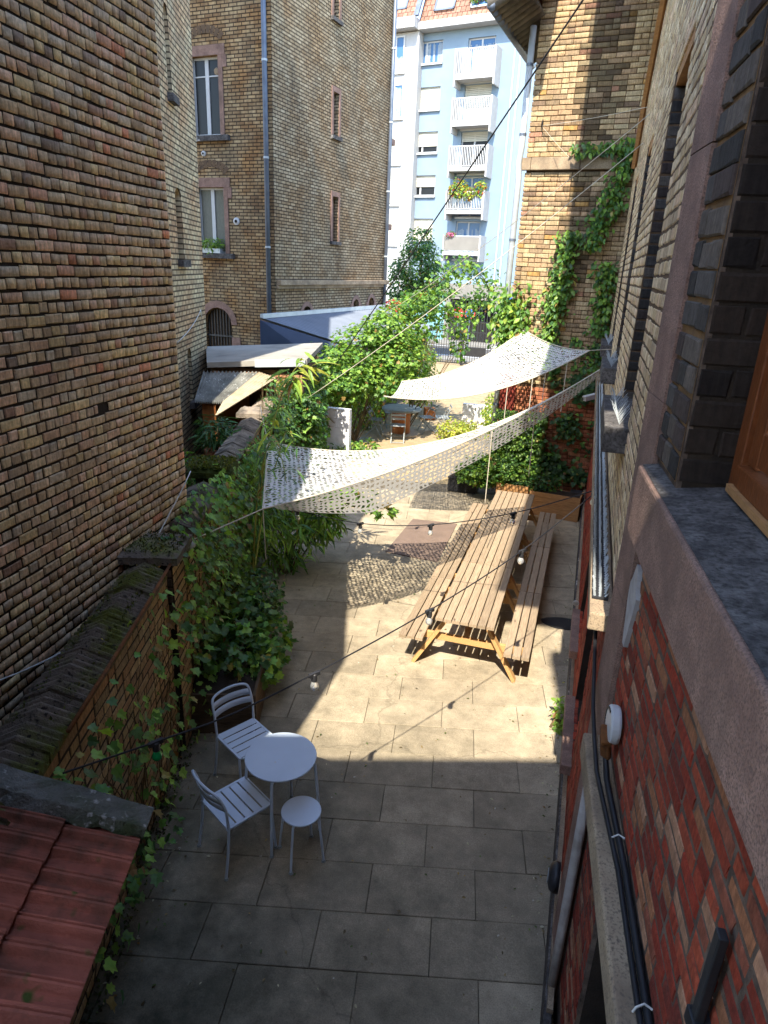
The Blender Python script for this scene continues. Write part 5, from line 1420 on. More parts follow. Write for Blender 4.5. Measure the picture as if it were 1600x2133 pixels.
# =================================================================== GATE and street furniture
gt = empty('iron_gate', (-0.9, 34, 0), 'black iron bar gate between the yard and the street', 'gate')
GF = Frame((-2.95, 34.2), 100, +1)
for (a, b) in ((0.0, 1.95), (2.1, 4.6)):
    w = MB(); GF.box(w, a, b, 1.60, 1.66, -0.02, 0.02); GF.box(w, a, b, 0.08, 0.13, -0.02, 0.02); w.build('rail', M['black_metal'], gt)
    k = a + 0.06
    me = None
    while k < b:
        if me is None:
            w = MB(); GF.box(w, k, k + 0.022, 0.13, 1.60, -0.012, 0.012); o = w.build('bar', M['black_metal'], gt); me = o.data; k0 = k
        else:
            o = bpy.data.objects.new('bar', me); col.objects.link(o); attach(o, gt); o.location = GF.d * (k - k0)
        k += 0.125
for u in (-0.06, 1.96, 4.62):
    w = MB(); GF.box(w, u, u + 0.12, 0, 1.8, -0.06, 0.06); w.build('post', M['black_metal'], gt)
w = MB(); GF.box(w, 2.14, 3.2, 0.5, 0.92, 0.025, 0.05); w.build('gate_panel', M['black_metal'], gt)
lt2 = MB(); lt2.box((0.7, 33.3, 0.5), (0.5, 0.4, 1.0)); lt2.box((0.7, 33.3, 1.03), (0.56, 0.46, 0.06))
tag(lt2.build('white_bin', M['white_paint'], bevel=0.03), 'white bin standing behind the right half of the gate', 'bin')
for (x, lab, blue) in ((-1.5, 'red and white no entry sign hanging in front of the garage', 0), (-0.85, 'round red ringed blue no parking sign on the street', 1)):
    t = empty('road_sign', (x, 39.5, 0), lab, 'sign')
    w = MB(); w.tube([(x, 39.5, 0), (x, 39.5, 2.55)], 0.03, 8); w.build('pole', M['zinc'], t)
    w = MB(); w.lathe((x, 39.46, 2.2), [(0.30, 0), (0.30, 0.02)], 24, axis=(0, -1, 0)); w.build('disc', M['sign_red'], t)
    if blue:
        w = MB(); w.lathe((x, 39.435, 2.2), [(0.24, 0), (0.24, 0.004)], 24, axis=(0, -1, 0)); w.build('face', M['sign_blue'], t)
        w = MB(); w.bar((x - 0.17, 39.425, 2.37), (x + 0.17, 39.425, 2.03), 0.05, 0.01, up=(0, 1, 0)); w.build('slash', M['sign_red'], t)
    else:
        w = MB(); w.box((x, 39.43, 2.2), (0.42, 0.006, 0.1)); w.build('bar', M['white_paint'], t)
# =================================================================== SHADE SAILS: crocheted nets
def net(root, S, nu, nv, hole=0.64, name='net'):
    """lace of little holes laid on the surface S(u,v)"""
    V = []; F = []
    def pt(i, j):
        return S(min(max(i / nu, 0), 1), j / nv)
    ij = lambda k, n_: 0.0 if k in (0, n_) else rnd.uniform(-0.26, 0.26)
    G = [[pt(i + (0.5 if j % 2 else 0.0) * (0 < i < nu) + ij(i, nu), j + ij(j, nv)) for i in range(nu + 1)] for j in range(nv + 1)]
    idx = {}
    for j in range(nv + 1):
        for i in range(nu + 1):
            idx[(i, j)] = len(V); V.append(tuple(G[j][i]))
    for j in range(nv):
        for i in range(nu):
            q = [(i, j), (i + 1, j), (i + 1, j + 1), (i, j + 1)]
            P = [Vector(V[idx[a]]) for a in q]
            c = (P[0] + P[1] + P[2] + P[3]) / 4
            h = min(0.86, hole * rnd.uniform(0.55, 1.25))
            b = len(V)
            for p in P: V.append(tuple(c + (p - c) * h * rnd.uniform(0.8, 1.12)))
            for k in range(4):
                k2 = (k + 1) % 4
                F.append((idx[q[k]], idx[q[k2]], b + k2, b + k))
    me = MB(); me.add(V, F)
    return me.build(name, M['sail'], root)
P1 = Vector((-2.75, 8.4, 2.15)); P2 = Vector((-2.02, 5.98, 2.1)); RT = Vector((1.70, 9.35, 3.325))
def sagv(u, s): return Vector((0, 0, -s * 4 * u * (1 - u)))
def nearE(u): return P2.lerp(RT, u) + sagv(u, 0.22)
def farE(u): return P1.lerp(RT, u) + sagv(u, 0.54)
def S1(u, v):
    u = u * 0.985
    p = farE(u).lerp(nearE(u), v); return p + Vector((0, 0, -0.10 * 4 * v * (1 - v) * (1 - u)))
s1 = empty('shade_sail', (-0.5, 8.0, 2.2), 'nearer white crocheted shade sail slung low across the yard', 'shade sail', 'crocheted shade sails')
net(s1, S1, 76, 34, 0.66)
def S1f(u, v):
    u = 0.02 + u * 0.95
    h = 0.48 * min(1.0, 4 * u) * (1 - u) ** 0.55 + 0.02
    return nearE(u) + Vector((0.02, 0.10 * v, -h * v))
net(s1, S1f, 72, 7, 0.62, 'flap')
w = MB(); w.tube([nearE(k / 40) for k in range(41)], 0.008, 6); w.tube([farE(k / 40) for k in range(41)], 0.008, 6); w.tube([P1.lerp(P2, k / 10) + sagv(k / 10, 0.06) for k in range(11)], 0.010, 6)
w.build('edge_rope', M['rope'], s1)
A2 = Vector((0.80, 13.9, 3.38)); B2 = Vector((1.60, 10.5, 3.37)); C2 = Vector((-1.45, 10.2, 2.535)); D2 = Vector((-1.36, 11.8, 2.53))
def far2(u): return D2.lerp(A2, u) + sagv(u, 0.22)
def near2(u): return C2.lerp(B2, u) + sagv(u, 0.30)
def S2(u, v): p = far2(u).lerp(near2(u), v); return p + Vector((0, 0, -0.12 * 4 * v * (1 - v)))
s2 = empty('shade_sail', (0.0, 12.6, 2.4), 'farther white crocheted shade sail hung higher near the end wing', 'shade sail', 'crocheted shade sails')
net(s2, S2, 60, 36, 0.62)
w = MB(); w.tube([near2(k / 30) for k in range(31)], 0.009, 6); w.tube([far2(k / 30) for k in range(31)], 0.008, 6); w.tube([A2.lerp(B2, k / 10) + sagv(k / 10, 0.10) for k in range(11)], 0.008, 6)
for u, L_ in ((0.62, 0.5), (0.74, 0.62), (0.80, 0.5), (0.9, 0.75)):
    a = near2(u); w.tube([a, a + Vector((0.0, 0.01, -L_))], 0.006, 5)
w.build('edge_rope', M['rope'], s2)
def rope(name, pts, r_, m, label, cat, sag_=0.0, n=14, group=None):
    P = []
    for i in range(len(pts) - 1):
        a, b = Vector(pts[i]), Vector(pts[i + 1])
        for k in range(n): t = k / n; P.append(a.lerp(b, t) + sagv(t, sag_))
    P.append(Vector(pts[-1])); w = MB(); w.tube(P, r_, 6)
    return tag(w.build(name, m, smooth=True), label, cat, group)
rope('rope', [P2, (-2.85, 4.95, 1.86)], 0.006, M['rope'], 'pale rope from the near sail corner down to the garden wall', 'rope')
rope('rope', [P1, (-3.35, 9.9, 2.3)], 0.006, M['rope'], 'pale rope from the far corner of the near sail to the capped pillar', 'rope')
rope('rope', [P2, (-2.0, 5.97, 1.55)], 0.005, M['rope'], 'loose rope end hanging straight down from the near sail corner', 'rope')
rope('rope', [RT, FC.P(6.15, 3.34, 0.0)], 0.012, M['rope'], 'short rope tying the near sail to the yellow facade', 'rope')
rope('rope', [B2, FC.P(7.45, 3.39, 0.0)], 0.006, M['rope'], 'short rope tying the far sail to the yellow facade', 'rope')
rope('rope', [nearE(0.74) + Vector((0, 0, -0.02)), nearE(0.74) + Vector((0.02, 0.02, -0.92))], 0.006, M['rope'], 'rope end hanging from the near sail in front of the lit ivy', 'rope')
rope('rope', [nearE(0.60) + Vector((0, 0, -0.02)), nearE(0.60) + Vector((0.0, 0.05, -1.0))], 0.006, M['rope'], 'rope end hanging from the middle of the near sail above the black planter', 'rope')
rope('washing_line', [FC.P(7.2, 6.12, 0.02), (-3.14, 12.0, 2.07)], 0.006, M['rope'], 'long pale line from the yellow facade to the bamboo by the garden wall', 'line', 0.10)
rope('washing_line', [FC.P(6.5, 6.32, 0.02), (-0.79, 15.0, 4.45), (-2.6, 17.5, 3.3)], 0.005, M['rope'], 'upper pale line from the yellow facade into the vine', 'line', 0.05)
rope('washing_line', [FC.P(8.0, 6.7, 0.02), WG.P(-1.72, 6.95, 0.06), WG.P(-1.0, 6.3, 0.06)], 0.004, M['rope'], 'thin wire stretched over the iron hook on the end wing', 'line', 0.02)
rope('overhead_cable', [(1.9, 7.3, 8.7), (-3.26, 15.0, 2.3)], 0.011, M['cable_black'], 'black overhead cable slanting from top right down to the vine', 'cable', 0.04, 30)
rope('white_cable', [(-2.92, 2.6, 2.0), (-2.893, 3.29, 1.79), (-2.862, 3.84, 1.655), (-2.825, 4.52, 1.735), (-2.795, 5.08, 1.93), (-2.77, 5.54, 2.18), (-2.745, 5.95, 2.44)], 0.006, M['white_cable'], 'white cable hanging in a curve along the blank brown wall', 'cable', 0.01, 6)
rope('white_cable', [W2.P(-2.5, 3.0, 0.02), W2.P(-1.3, 3.2, 0.02), W2.P(-0.5, 3.45, 0.02), W2.P(-0.42, 3.3, 0.02)], 0.008, M['white_cable'], 'white cable pinned to the pale wing', 'cable', 0.02, 6)

def string_lights(label, pts, bulbs, green=()):
    root = empty('string_lights', pts[0], label, 'string lights')
    P = tube_arc(pts, 8); w = MB(); w.tube(P, 0.0055, 6); w.build('cable', M['cable_black'], root, smooth=True)
    for i, p in enumerate(bulbs):
        p = Vector(p)
        w = MB(); w.lathe(p, [(0.012, 0.012), (0.020, 0.004), (0.021, -0.045), (0.017, -0.050)], 12); w.box(p + Vector((0, 0, 0.004)), (0.085, 0.022, 0.026), R(50)); s_ = w.build('socket', M['black_plastic'], root)
        w = MB(); w.lathe(p, [(0.012, -0.050), (0.020, -0.062), (0.028, -0.080), (0.028, -0.098), (0.018, -0.112), (0.004, -0.116)], 14); w.build('bulb', M['green_glass'] if i in green else M['bulb_glass'], s_, smooth=True)
    return root
string_lights('nearer string of bulbs on black cable sweeping over the round table to the right wall', [(-1.93, 2.46, 1.91), (-1.62, 2.84, 1.85), (-1.32, 3.2, 1.81), (-0.92, 3.7, 1.83), (-0.22, 4.55, 1.94), (0.5, 5.43, 2.14), (1.22, 6.3, 2.47)], [(-1.62, 2.84, 1.84), (-0.92, 3.7, 1.82), (-0.22, 4.55, 1.93), (0.5, 5.43, 2.13), (1.19, 6.27, 2.45)], (0,))
string_lights('farther string of bulbs on black cable crossing below the near sail', [(-2.39, 7.3, 1.75), (-2.0, 7.19, 1.66), (-1.2, 6.97, 1.65), (-0.38, 6.74, 1.80), (0.47, 6.51, 2.10), (1.22, 6.32, 2.48)], [(-2.0, 7.19, 1.65), (-1.2, 6.97, 1.64), (-0.38, 6.74, 1.79), (0.47, 6.51, 2.09)])
string_lights('short far string of bulbs sagging over the patterned shadow on the paving', [(-2.5, 9.6, 1.75), (-1.15, 9.9, 1.50), (-0.1, 11.0, 1.65), (0.5, 12.3, 2.1)], [(-1.05, 10.0, 1.49)])

# fittings on the right walls
al = empty('alarm_sounder', NW.P(-0.62, 2.45, 0.05), 'round white alarm disc with rusty bracket on the red brick wall', 'alarm')
w = MB(); w.lathe(NW.P(-0.62, 2.45, 0.0), [(0.05, 0.02), (0.085, 0.02), (0.09, 0.03), (0.09, 0.058), (0.082, 0.066), (0.055, 0.068)], 28, axis=NW.n); w.build('disc', M['white_paint'], al, smooth=False)
w = MB()
for k in range(14):
    a = -0.9 + k * 0.2; c = NW.P(-0.62 + 0.075 * math.cos(a), 2.45 + 0.075 * math.sin(a), 0.0665); w.box(c, (0.008, 0.008, 0.010))
w.build('slots', M['black_metal'], al)
w = MB(); w.bar(NW.P(-0.66, 2.41, 0.075), NW.P(-0.63, 2.27, 0.05), 0.05, 0.03); w.bar(NW.P(-0.60, 2.42, 0.07), NW.P(-0.69, 2.38, 0.07), 0.05, 0.04); w.build('bracket', M['rust'], al, bevel=0.008)
cm = empty('security_camera', FC.P(9.1, 2.35, 0.2), 'white security camera on the red wall above the shaded ivy', 'camera')
w = MB(); w.bar(FC.P(9.15, 2.42, 0.05), FC.P(8.95, 2.36, 0.30), 0.10, 0.09); w.build('housing', M['white_paint'], cm, bevel=0.01)
w = MB(); w.tube([FC.P(9.2, 2.45, 0.0), FC.P(9.1, 2.4, 0.1)], 0.02, 8); w.build('arm', M['white_paint'], cm)
w = MB(); w.lathe(FC.P(8.93, 2.355, 0.32), [(0.03, 0), (0.03, 0.008)], 12, axis=(-0.9, -0.3, -0.1)); w.build('lens', M['black_plastic'], cm)
bl = empty('bulkhead_lamp', FC.P(0.25, 0.55, 0.05), 'black oval bulkhead lamp low on the red wall', 'lamp')
w = MB(); w.lathe(FC.P(0.22, 0.55, 0.035), [(0.10, 0.0), (0.105, 0.03), (0.085, 0.06), (0.04, 0.075)], 20, axis=FC.n); w.build('housing', M['black_plastic'], bl, smooth=True)
w = MB(); w.lathe(FC.P(0.22, 0.55, 0.10), [(0.05, 0.0), (0.045, 0.012)], 16, axis=FC.n); w.build('lens', M['chair_grey'], bl)
hk = MB(); hk.lathe(FC.P(4.3, 0.62, 0.06), [(0.03, -0.006), (0.04, 0), (0.03, 0.006), (0.022, 0), (0.03, -0.006)], 12, axis=(0.2, 1, 0.1)); tag(hk.build('tie_ring', M['white_paint']), 'small pale ring on the red wall at the far bench', 'ring')
rc = MB(); V = []; n = 16
for k in range(n):
    a = 2 * PI * k / n; V.append((1.42 + 0.30 * math.cos(a) * (1 + .1 * math.sin(3 * a)), 8.15 + 0.16 * math.sin(a), 0.012))
rc.add(V + [(v[0], v[1], 0.003) for v in V], [tuple(range(n))] + [(i, n + i, n + (i + 1) % n, (i + 1) % n) for i in range(n)])
tag(rc.build('drain_cover', M['black_metal']), 'dark flat drain patch on the paving at the foot of the red wall', 'drain cover')

# =================================================================== PLANTS
def stems(root, lines, r0, m='stem', name='stems'):
    w = MB()
    for l in lines:
        n = len(l); w.tube(l, [r0 * (1 - 0.7 * i / (n - 1)) for i in range(n)], 5, False)
    return w.build(name, M[m], root)
def wall_ivy(label, fr, n, ulim, zlim, dens, size, pal, nobj, loc, name='ivy', shape='ivy', thick=0.12, extra=None, cat='ivy', group=None, stem=True):
    root = empty(name, loc, label, cat, group)
    us, zs = [], []
    while len(us) < n:
        u = rng.uniform(*ulim); z = rng.uniform(*zlim)
        if rng.uniform() < dens(u, z): us.append(u); zs.append(z)
    P = np.array([fr.P(u, z, rng.uniform(0.02, thick)) for u, z in zip(us, zs)])
    if extra is not None: P = np.concatenate([P, extra])
    k = len(P)
    nn = np.array(fr.n)[None] * rng.uniform(0.3, 1.2, (k, 1)) + np.array([0, 0, 1.0])[None] * rng.uniform(0.2, 1.2, (k, 1)) + rdir(k) * 0.55
    dd = np.array([0, 0, -1.0])[None] + rdir(k) * 0.8 + np.array(fr.n)[None] * 0.4
    foliage(root, P, nn, dd, rng.uniform(size[0], size[1], k), tints(pal, k), shape, nobj)
    if stem:
        ls = []
        for _ in range(max(6, n // 60)):
            u = rng.uniform(*ulim); z = zlim[0]; l = [fr.P(u, z, 0.03)]
            while z < zlim[1] * 0.95 and len(l) < 14:
                z += rng.uniform(0.1, 0.25); u += rng.uniform(-0.14, 0.14)
                u = min(max(u, ulim[0]), ulim[1])
                if dens(u, z) < 0.08: break
                l.append(fr.P(u, z, rng.uniform(0.015, 0.04)))
            if len(l) > 2: ls.append(l)
        if ls: stems(root, ls, 0.006)
    return root
# ivy on the garden wall: sparse near the viewer, thick farther on, spilling over the coping
def dens_g(u, z):
    a = 0.10 + 0.9 * min(1, max(0, (u - 1.5) / 1.6))
    patch = 0.5 + 0.5 * math.sin(3.1 * u + 1.7 * z) * math.sin(4.3 * z + 1.1 * u)
    if u < 1.9: return 0.05 + 0.16 * patch * (z < 1.7)
    return a * (0.25 + 0.75 * patch) * (0.55 + 0.45 * min(1, z / 1.2))
ex = np.array([GW.P(rng.uniform(2.0, 4.3), 2.0 + rng.uniform(0.0, 0.14), rng.uniform(-0.12, 0.25)) for _ in range(190)])
wall_ivy('ivy thickly covering the garden wall and spilling over its coping', GW, 2700, (-0.6, 6.4), (0.1, 2.02), dens_g, (0.045, 0.10), np.concatenate([GREENS, GREENS, LIMES]) * 1.3, 300, GW.P(3.2, 0, 0.1), thick=0.26, extra=ex)
wall_ivy('dry brown twiggy creeper hanging on the garden wall beyond the ivy', GW, 900, (3.2, 6.6), (0.5, 1.95), lambda u, z: 0.6, (0.03, 0.055), np.array([(0.20, 0.12, 0.05), (0.14, 0.13, 0.04), (0.26, 0.17, 0.06), (0.10, 0.13, 0.03)]), 0, GW.P(4.8, 0, 0.1), 'creeper', 'oval', 0.22, cat='creeper')
wall_ivy('dark green ivy draped over the far pillars of the garden wall', GW, 2600, (7.0, 10.6), (0.3, 2.5), lambda u, z: min(1, 0.5 + 0.5 * math.sin(2.2 * u) ** 2) * (1 if z < 2.0 else 0.5), (0.05, 0.09), np.concatenate([GREENS, DARKS]), 0, GW.P(8.8, 0, 0.1), thick=0.5)

def bush(label, name, blobs, n, size, pal, shape, nobj=0, up=0.5, cat='bush', droop=-0.3, st=8, shell=0.35, group=None, base=None):
    B0 = blobs[0]; base = base or (B0[0], B0[1], 0)
    root = empty(name, base, label, cat, group)
    P, d = blob_points(blobs, n, shell)
    P[:, 2] = np.maximum(P[:, 2], 0.03)
    nn = d * 0.6 + np.array([0, 0, up]) + rdir(n) * 0.7
    dd = d + rdir(n) * 0.7 + np.array([0, 0, droop])
    foliage(root, P, nn, dd, rng.uniform(size[0], size[1], n), tints(pal, n), shape, nobj)
    ls = []
    for _ in range(st):
        b = blobs[rng.integers(0, len(blobs))]; e = Vector(b[:3]) + Vector(rdir(1)[0].tolist()) * 0.6 * min(b[3:6])
        s = Vector((base[0] + rng.uniform(-.12, .12), base[1] + rng.uniform(-.12, .12), base[2]))
        mid = s.lerp(e, 0.5) + Vector((rng.uniform(-.1, .1), rng.uniform(-.1, .1), 0.05)); ls.append(tube_arc([s, mid, e], 4))
    if ls: stems(root, ls, 0.016)
    return root
# planter ivy, behind the chair
bush('leafy ivy bush spilling out of the dark planter behind the pale chair', 'ivy_bush', [(-2.28, 5.80, 0.58, 0.28, 0.40, 0.22), (-2.10, 6.2, 0.42, 0.26, 0.42, 0.30), (-2.42, 6.5, 0.45, 0.32, 0.5, 0.32), (-1.93, 5.75, 0.45, 0.15, 0.24, 0.2)], 1000, (0.05, 0.12), np.concatenate([GREENS, GREENS, DARKS, LIMES[3:]]) * 1.3, 'ivy', 260, base=(-2.2, 5.6, 0.4))
bush('low dark shrub growing at the foot of the garden wall beyond the planter', 'shrub', [(-2.55, 7.2, 0.4, 0.32, 0.5, 0.38), (-2.3, 6.85, 0.5, 0.22, 0.28, 0.3)], 900, (0.05, 0.09), np.concatenate([GREENS, DARKS]), 'oval')
# bamboo
bush('bamboo clump with drooping narrow leaves under the near sail', 'bamboo', [(-2.65, 9.0, 0.65, 0.45, 0.6, 0.55), (-2.35, 9.3, 0.85, 0.45, 0.45, 0.42), (-2.85, 8.4, 1.1, 0.3, 0.45, 0.5), (-2.1, 9.1, 0.85, 0.3, 0.3, 0.25)], 1250, (0.14, 0.27), np.concatenate([GREENS, LIMES]) * 1.2, 'long', 140, up=0.7, cat='bamboo', base=(-2.6, 8.9, 0))
bush('broad leaved branch reaching out from the bamboo over the sunny paving', 'maple_branch', [(-1.95, 8.95, 1.25, 0.35, 0.25, 0.13), (-1.5, 9.0, 1.25, 0.28, 0.2, 0.10), (-1.22, 8.9, 1.12, 0.18, 0.14, 0.08)], 110, (0.11, 0.19), LIMES, 'ivy', 120, up=1.4, cat='branch', droop=-0.15, base=(-2.4, 9.1, 0.9), st=5)
def bamboo_culm(label, pts, n, size, pal, nobj):
    root = empty('tall_bamboo', pts[0], label, 'bamboo', 'tall bamboos at the garden wall')
    c = tube_arc(pts, 6); w = MB(); k = len(c); w.tube(c, [0.013 * (1 - 0.7 * i / (k - 1)) for i in range(k)], 6); w.build('culm', M['bamboo'], root)
    P = []; D = []
    for i in range(n):
        t = rng.uniform(0.25, 1.0); a = c[min(int(t * (k - 1)), k - 1)]
        o_ = rdir(1)[0] * rng.uniform(0.02, 0.18); P.append(np.array(a) + o_); D.append(o_ * 4 + rng.normal(size=3) * 0.3 + np.array([0, 0, -0.35]))
    P = np.array(P); D = np.array(D)
    foliage(root, P, rdir(n) * 0.5 + np.array([0, -0.2, 1.0]), D, rng.uniform(size[0], size[1], n), tints(pal, n), 'long', nobj)
bamboo_culm('bamboo stem arching over the left end of the near sail', [(-2.75, 7.6, 0.3), (-2.6, 7.7, 1.4), (-2.35, 7.6, 2.2), (-2.2, 7.4, 2.55), (-2.0, 7.0, 2.6)], 50, (0.10, 0.20), np.concatenate([GREENS, LIMES]), 60)
bamboo_culm('bamboo stem hanging down in front of the near sail', [(-2.85, 7.9, 0.3), (-2.7, 7.8, 1.6), (-2.4, 7.4, 2.4), (-2.05, 6.7, 2.45), (-1.9, 6.4, 2.25)], 42, (0.09, 0.17), np.concatenate([GREENS, DARKS]), 50)
bamboo_culm('tallest bamboo stem with yellow tipped leaves left of the vine', [(-2.95, 8.3, 0.3), (-2.8, 8.35, 1.8), (-2.55, 8.3, 2.7), (-2.35, 8.2, 3.1), (-2.2, 8.1, 3.25)], 60, (0.18, 0.34), np.concatenate([LIMES, YELLOWS]), 60)
bamboo_culm('slender bamboo stem beside the sunny pillar', [(-3.0, 9.0, 0.3), (-2.95, 8.9, 1.6), (-2.75, 8.7, 2.4), (-2.6, 8.5, 2.6)], 60, (0.14, 0.26), LIMES, 40)
# plants behind the garden wall
bush('dark green palm-like plant behind the mossy pillar', 'palm_plant', [(-4.0, 9.6, 1.9, 0.28, 0.3, 0.25), (-3.8, 9.4, 2.0, 0.25, 0.25, 0.18)], 420, (0.10, 0.2), DARKS * 1.4, 'long', 0, base=(-3.95, 9.6, 0.0))
bush('small bushy plant between the pale wing and the garden wall', 'shrub', [(-3.85, 8.1, 1.7, 0.22, 0.3, 0.3)], 380, (0.04, 0.08), GREENS, 'oval', 0)
pot = MB(); pot.lathe((-3.95, 9.55, 0), [(0.14, 1.25), (0.19, 1.6), (0.2, 1.65), (0.16, 1.64)], 16); tag(pot.build('plant_pot', M['terracotta']), 'terracotta pot under the palm-like plant behind the wall', 'pot')
pst = MB(); pst.prism([(-4.3, 9.2), (-3.65, 9.2), (-3.65, 9.9), (-4.3, 9.9)], 0, 1.25); tag(pst.build('brick_stand', M['mortar_tan']), 'low masonry stand carrying the terracotta pot behind the wall', 'stand')
# big vine over the trellis
VB = [(-4.3, 15.0, 1.7, 0.7, 0.8, 0.7), (-3.7, 16.6, 1.75, 0.9, 1.0, 0.85), (-3.1, 17.6, 2.25, 0.9, 1.0, 0.85), (-2.5, 18.6, 2.8, 0.8, 0.9, 0.65), (-3.85, 13.4, 1.75, 0.4, 0.6, 0.5), (-3.5, 12.9, 1.95, 0.3, 0.4, 0.45), (-3.7, 14.4, 1.9, 0.5, 0.6, 0.45), (-2.1, 17.4, 2.1, 0.75, 0.9, 0.85), (-3.3, 16.2, 1.75, 0.7, 0.6, 0.45), (-2.5, 17.0, 1.7, 0.6, 0.6, 0.55), (-4.7, 14.6, 1.6, 0.5, 0.6, 0.6), (-4.4, 13.7, 1.7, 0.35, 0.5, 0.5), (-1.9, 19.5, 3.4, 0.6, 0.7, 0.45), (-2.5, 17.6, 2.95, 0.5, 0.6, 0.4)]
bush('big sunlit climbing vine mounded over the trellis in the middle of the picture', 'climbing_vine', VB, 15000, (0.05, 0.125), np.concatenate([LIMES, LIMES, GREENS[:4]]), 'ivy', 0, up=0.9, cat='vine', st=30, shell=0.5, base=(-3.2, 17.0, 0))
arc = [(-2.2, 18.6, 3.2), (-1.8, 18.4, 3.7), (-1.2, 18.2, 4.15), (-0.7, 18.0, 4.55), (-0.2, 17.9, 4.35), (0.05, 17.9, 3.95), (-0.1, 17.9, 3.6), (-0.45, 17.9, 3.3), (-0.6, 17.9, 2.9)]
va = tube_arc(arc, 8); nva = len(va)
vr = empty('vine_shoot', arc[0], 'long vine shoot climbing over the wires in front of the apartment block', 'vine')
w = MB(); w.tube(va, 0.012, 5); w.build('stem', M['stem'], vr)
P = np.array([np.array(va[rng.integers(0, nva)]) + rng.normal(size=3) * np.array([0.22, 0.2, 0.16]) for _ in range(900)])
foliage(vr, P, rdir(900) + np.array([0, -0.4, 0.9]), rdir(900) + np.array([0, 0, -0.8]), rng.uniform(0.06, 0.12, 900), tints(np.concatenate([LIMES, GREENS]), 900), 'ivy')
bush('thin trailing vine hanging from the wires left of the gate', 'climbing_vine', [(-1.0, 18.3, 3.6, 0.7, 0.4, 0.4), (-1.5, 18.6, 3.1, 0.55, 0.4, 0.5), (-0.6, 18.1, 2.6, 0.25, 0.25, 0.5)], 700, (0.06, 0.12), np.concatenate([LIMES, GREENS]), 'ivy', 0, cat='vine', base=(-2.0, 18.6, 0))
bush('yellow green rounded shrub right of the big vine', 'shrub', [(-2.15, 21.5, 1.6, 0.75, 0.8, 0.95), (-1.8, 21.2, 0.9, 0.7, 0.7, 0.6)], 3800, (0.06, 0.11), np.concatenate([YELLOWS, LIMES]), 'oval', 0)
bush('mixed low flowering plants in front of the white block wall', 'shrub', [(-3.5, 15.2, 0.2, 0.4, 0.35, 0.25), (-3.0, 15.4, 0.22, 0.35, 0.35, 0.25), (-2.6, 15.7, 0.2, 0.3, 0.35, 0.22), (-4.2, 14.5, 0.4, 0.35, 0.5, 0.4)], 1700, (0.05, 0.12), np.concatenate([LIMES, GREENS, YELLOWS[:1]]), 'oval', 0)
bush('loose green plants left of the reel table', 'shrub', [(-3.2, 18.6, 0.6, 0.5, 0.6, 0.6), (-2.95, 19.8, 0.8, 0.5, 0.6, 0.7)], 1800, (0.05, 0.11), np.concatenate([LIMES, YELLOWS[:1]]), 'oval', 0)
bush('bright yellow shrub just behind the near sail', 'shrub', [(-0.55, 18.1, 0.25, 0.5, 0.4, 0.32), (-0.15, 18.3, 0.22, 0.35, 0.35, 0.26)], 1500, (0.05, 0.1), YELLOWS, 'oval', 0)
bush('green plant growing at the white block wall and red quoin', 'shrub', [(0.45, 19.4, 0.6, 0.3, 0.4, 0.5), (0.55, 17.5, 0.9, 0.35, 0.5, 0.7)], 1100, (0.05, 0.11), np.concatenate([YELLOWS, LIMES]), 'oval', 0)
# climbers on the end wing
def dens_w(u, z):
    c = -1.13 + 0.10 * (z - 3.2); r_ = 0.17 + 0.05 * math.sin(5 * z)
    a = math.exp(-((u - c) / r_) ** 2) * (z < 5.2)
    b = math.exp(-((u + 0.18) / 0.15) ** 2) * (3.4 < z < 4.7) + math.exp(-((u + 0.52 - 0.28 * (z - 5)) / (0.17 + 0.05 * math.sin(7 * z))) ** 2) * (4.9 < z < 6.7) + 0.7 * (abs(z - 6.55) < 0.10 and u > -1.1)
    return min(1, a + b + (0.5 if z < 3.3 and u > -1.1 else 0) * max(0.1, math.sin(7 * u + 3) * math.sin(5 * z)))
wall_ivy('wisteria climbing the sunlit end wing and crossing into its shaded corner', WG, 2300, (-1.7, 0.0), (2.7, 6.9), dens_w, (0.07, 0.13), np.concatenate([LIMES, GREENS]), 0, WG.P(-0.9, 0, 0.1), 'wisteria', 'oval', 0.30, cat='wisteria')
wall_ivy('bright wisteria tuft at the outer corner of the end wing', WG, 700, (-2.35, -1.45), (2.9, 4.3), lambda u, z: math.exp(-((u + 1.95) / 0.3) ** 2 - ((z - 3.5) / 0.45) ** 2), (0.08, 0.15), np.concatenate([YELLOWS[1:2], LIMES, GREENS[:2]]), 0, WG.P(-1.9, 0, 0.1), 'wisteria', 'oval', 0.35, cat='wisteria')
ba = math.pi
wall_ivy('dense sunlit ivy on the lower left of the end wing above the planter', WG, 2000, (-2.0, -0.95), (0.35, 1.75), lambda u, z: 0.35 + 0.65 * (0.5 + 0.5 * math.sin(5 * u + 3 * z) * math.sin(6 * z)) if z < 2.2 - 0.4 * (u + 1.5) else 0.25, (0.06, 0.12), np.concatenate([LIMES, GREENS]), 0, WG.P(-1.4, 0, 0.1), thick=0.35)
wall_ivy('shaded ivy in loose patches on the lower right of the end wing', WG, 1000, (-1.0, 0.0), (0.4, 3.2), lambda u, z: max(0.05, math.sin(5.1 * u + 2.7 * z) * math.sin(4.4 * z - 2 * u)) + (0.6 if z < 0.7 else 0), (0.06, 0.12), np.concatenate([GREENS, DARKS]), 0, WG.P(-0.5, 0, 0.1), thick=0.25)
bush('ivy and herbs spilling over the sunlit planter and the black plastic planter', 'ivy_bush', [(0.72, 12.8, 0.72, 0.36, 0.28, 0.24), (0.25, 13.1, 0.62, 0.34, 0.3, 0.35), (0.0, 13.45, 0.5, 0.3, 0.25, 0.26)], 2400, (0.05, 0.10), np.concatenate([LIMES, GREENS]), 'ivy', 0, base=(0.7, 12.8, 0.5))
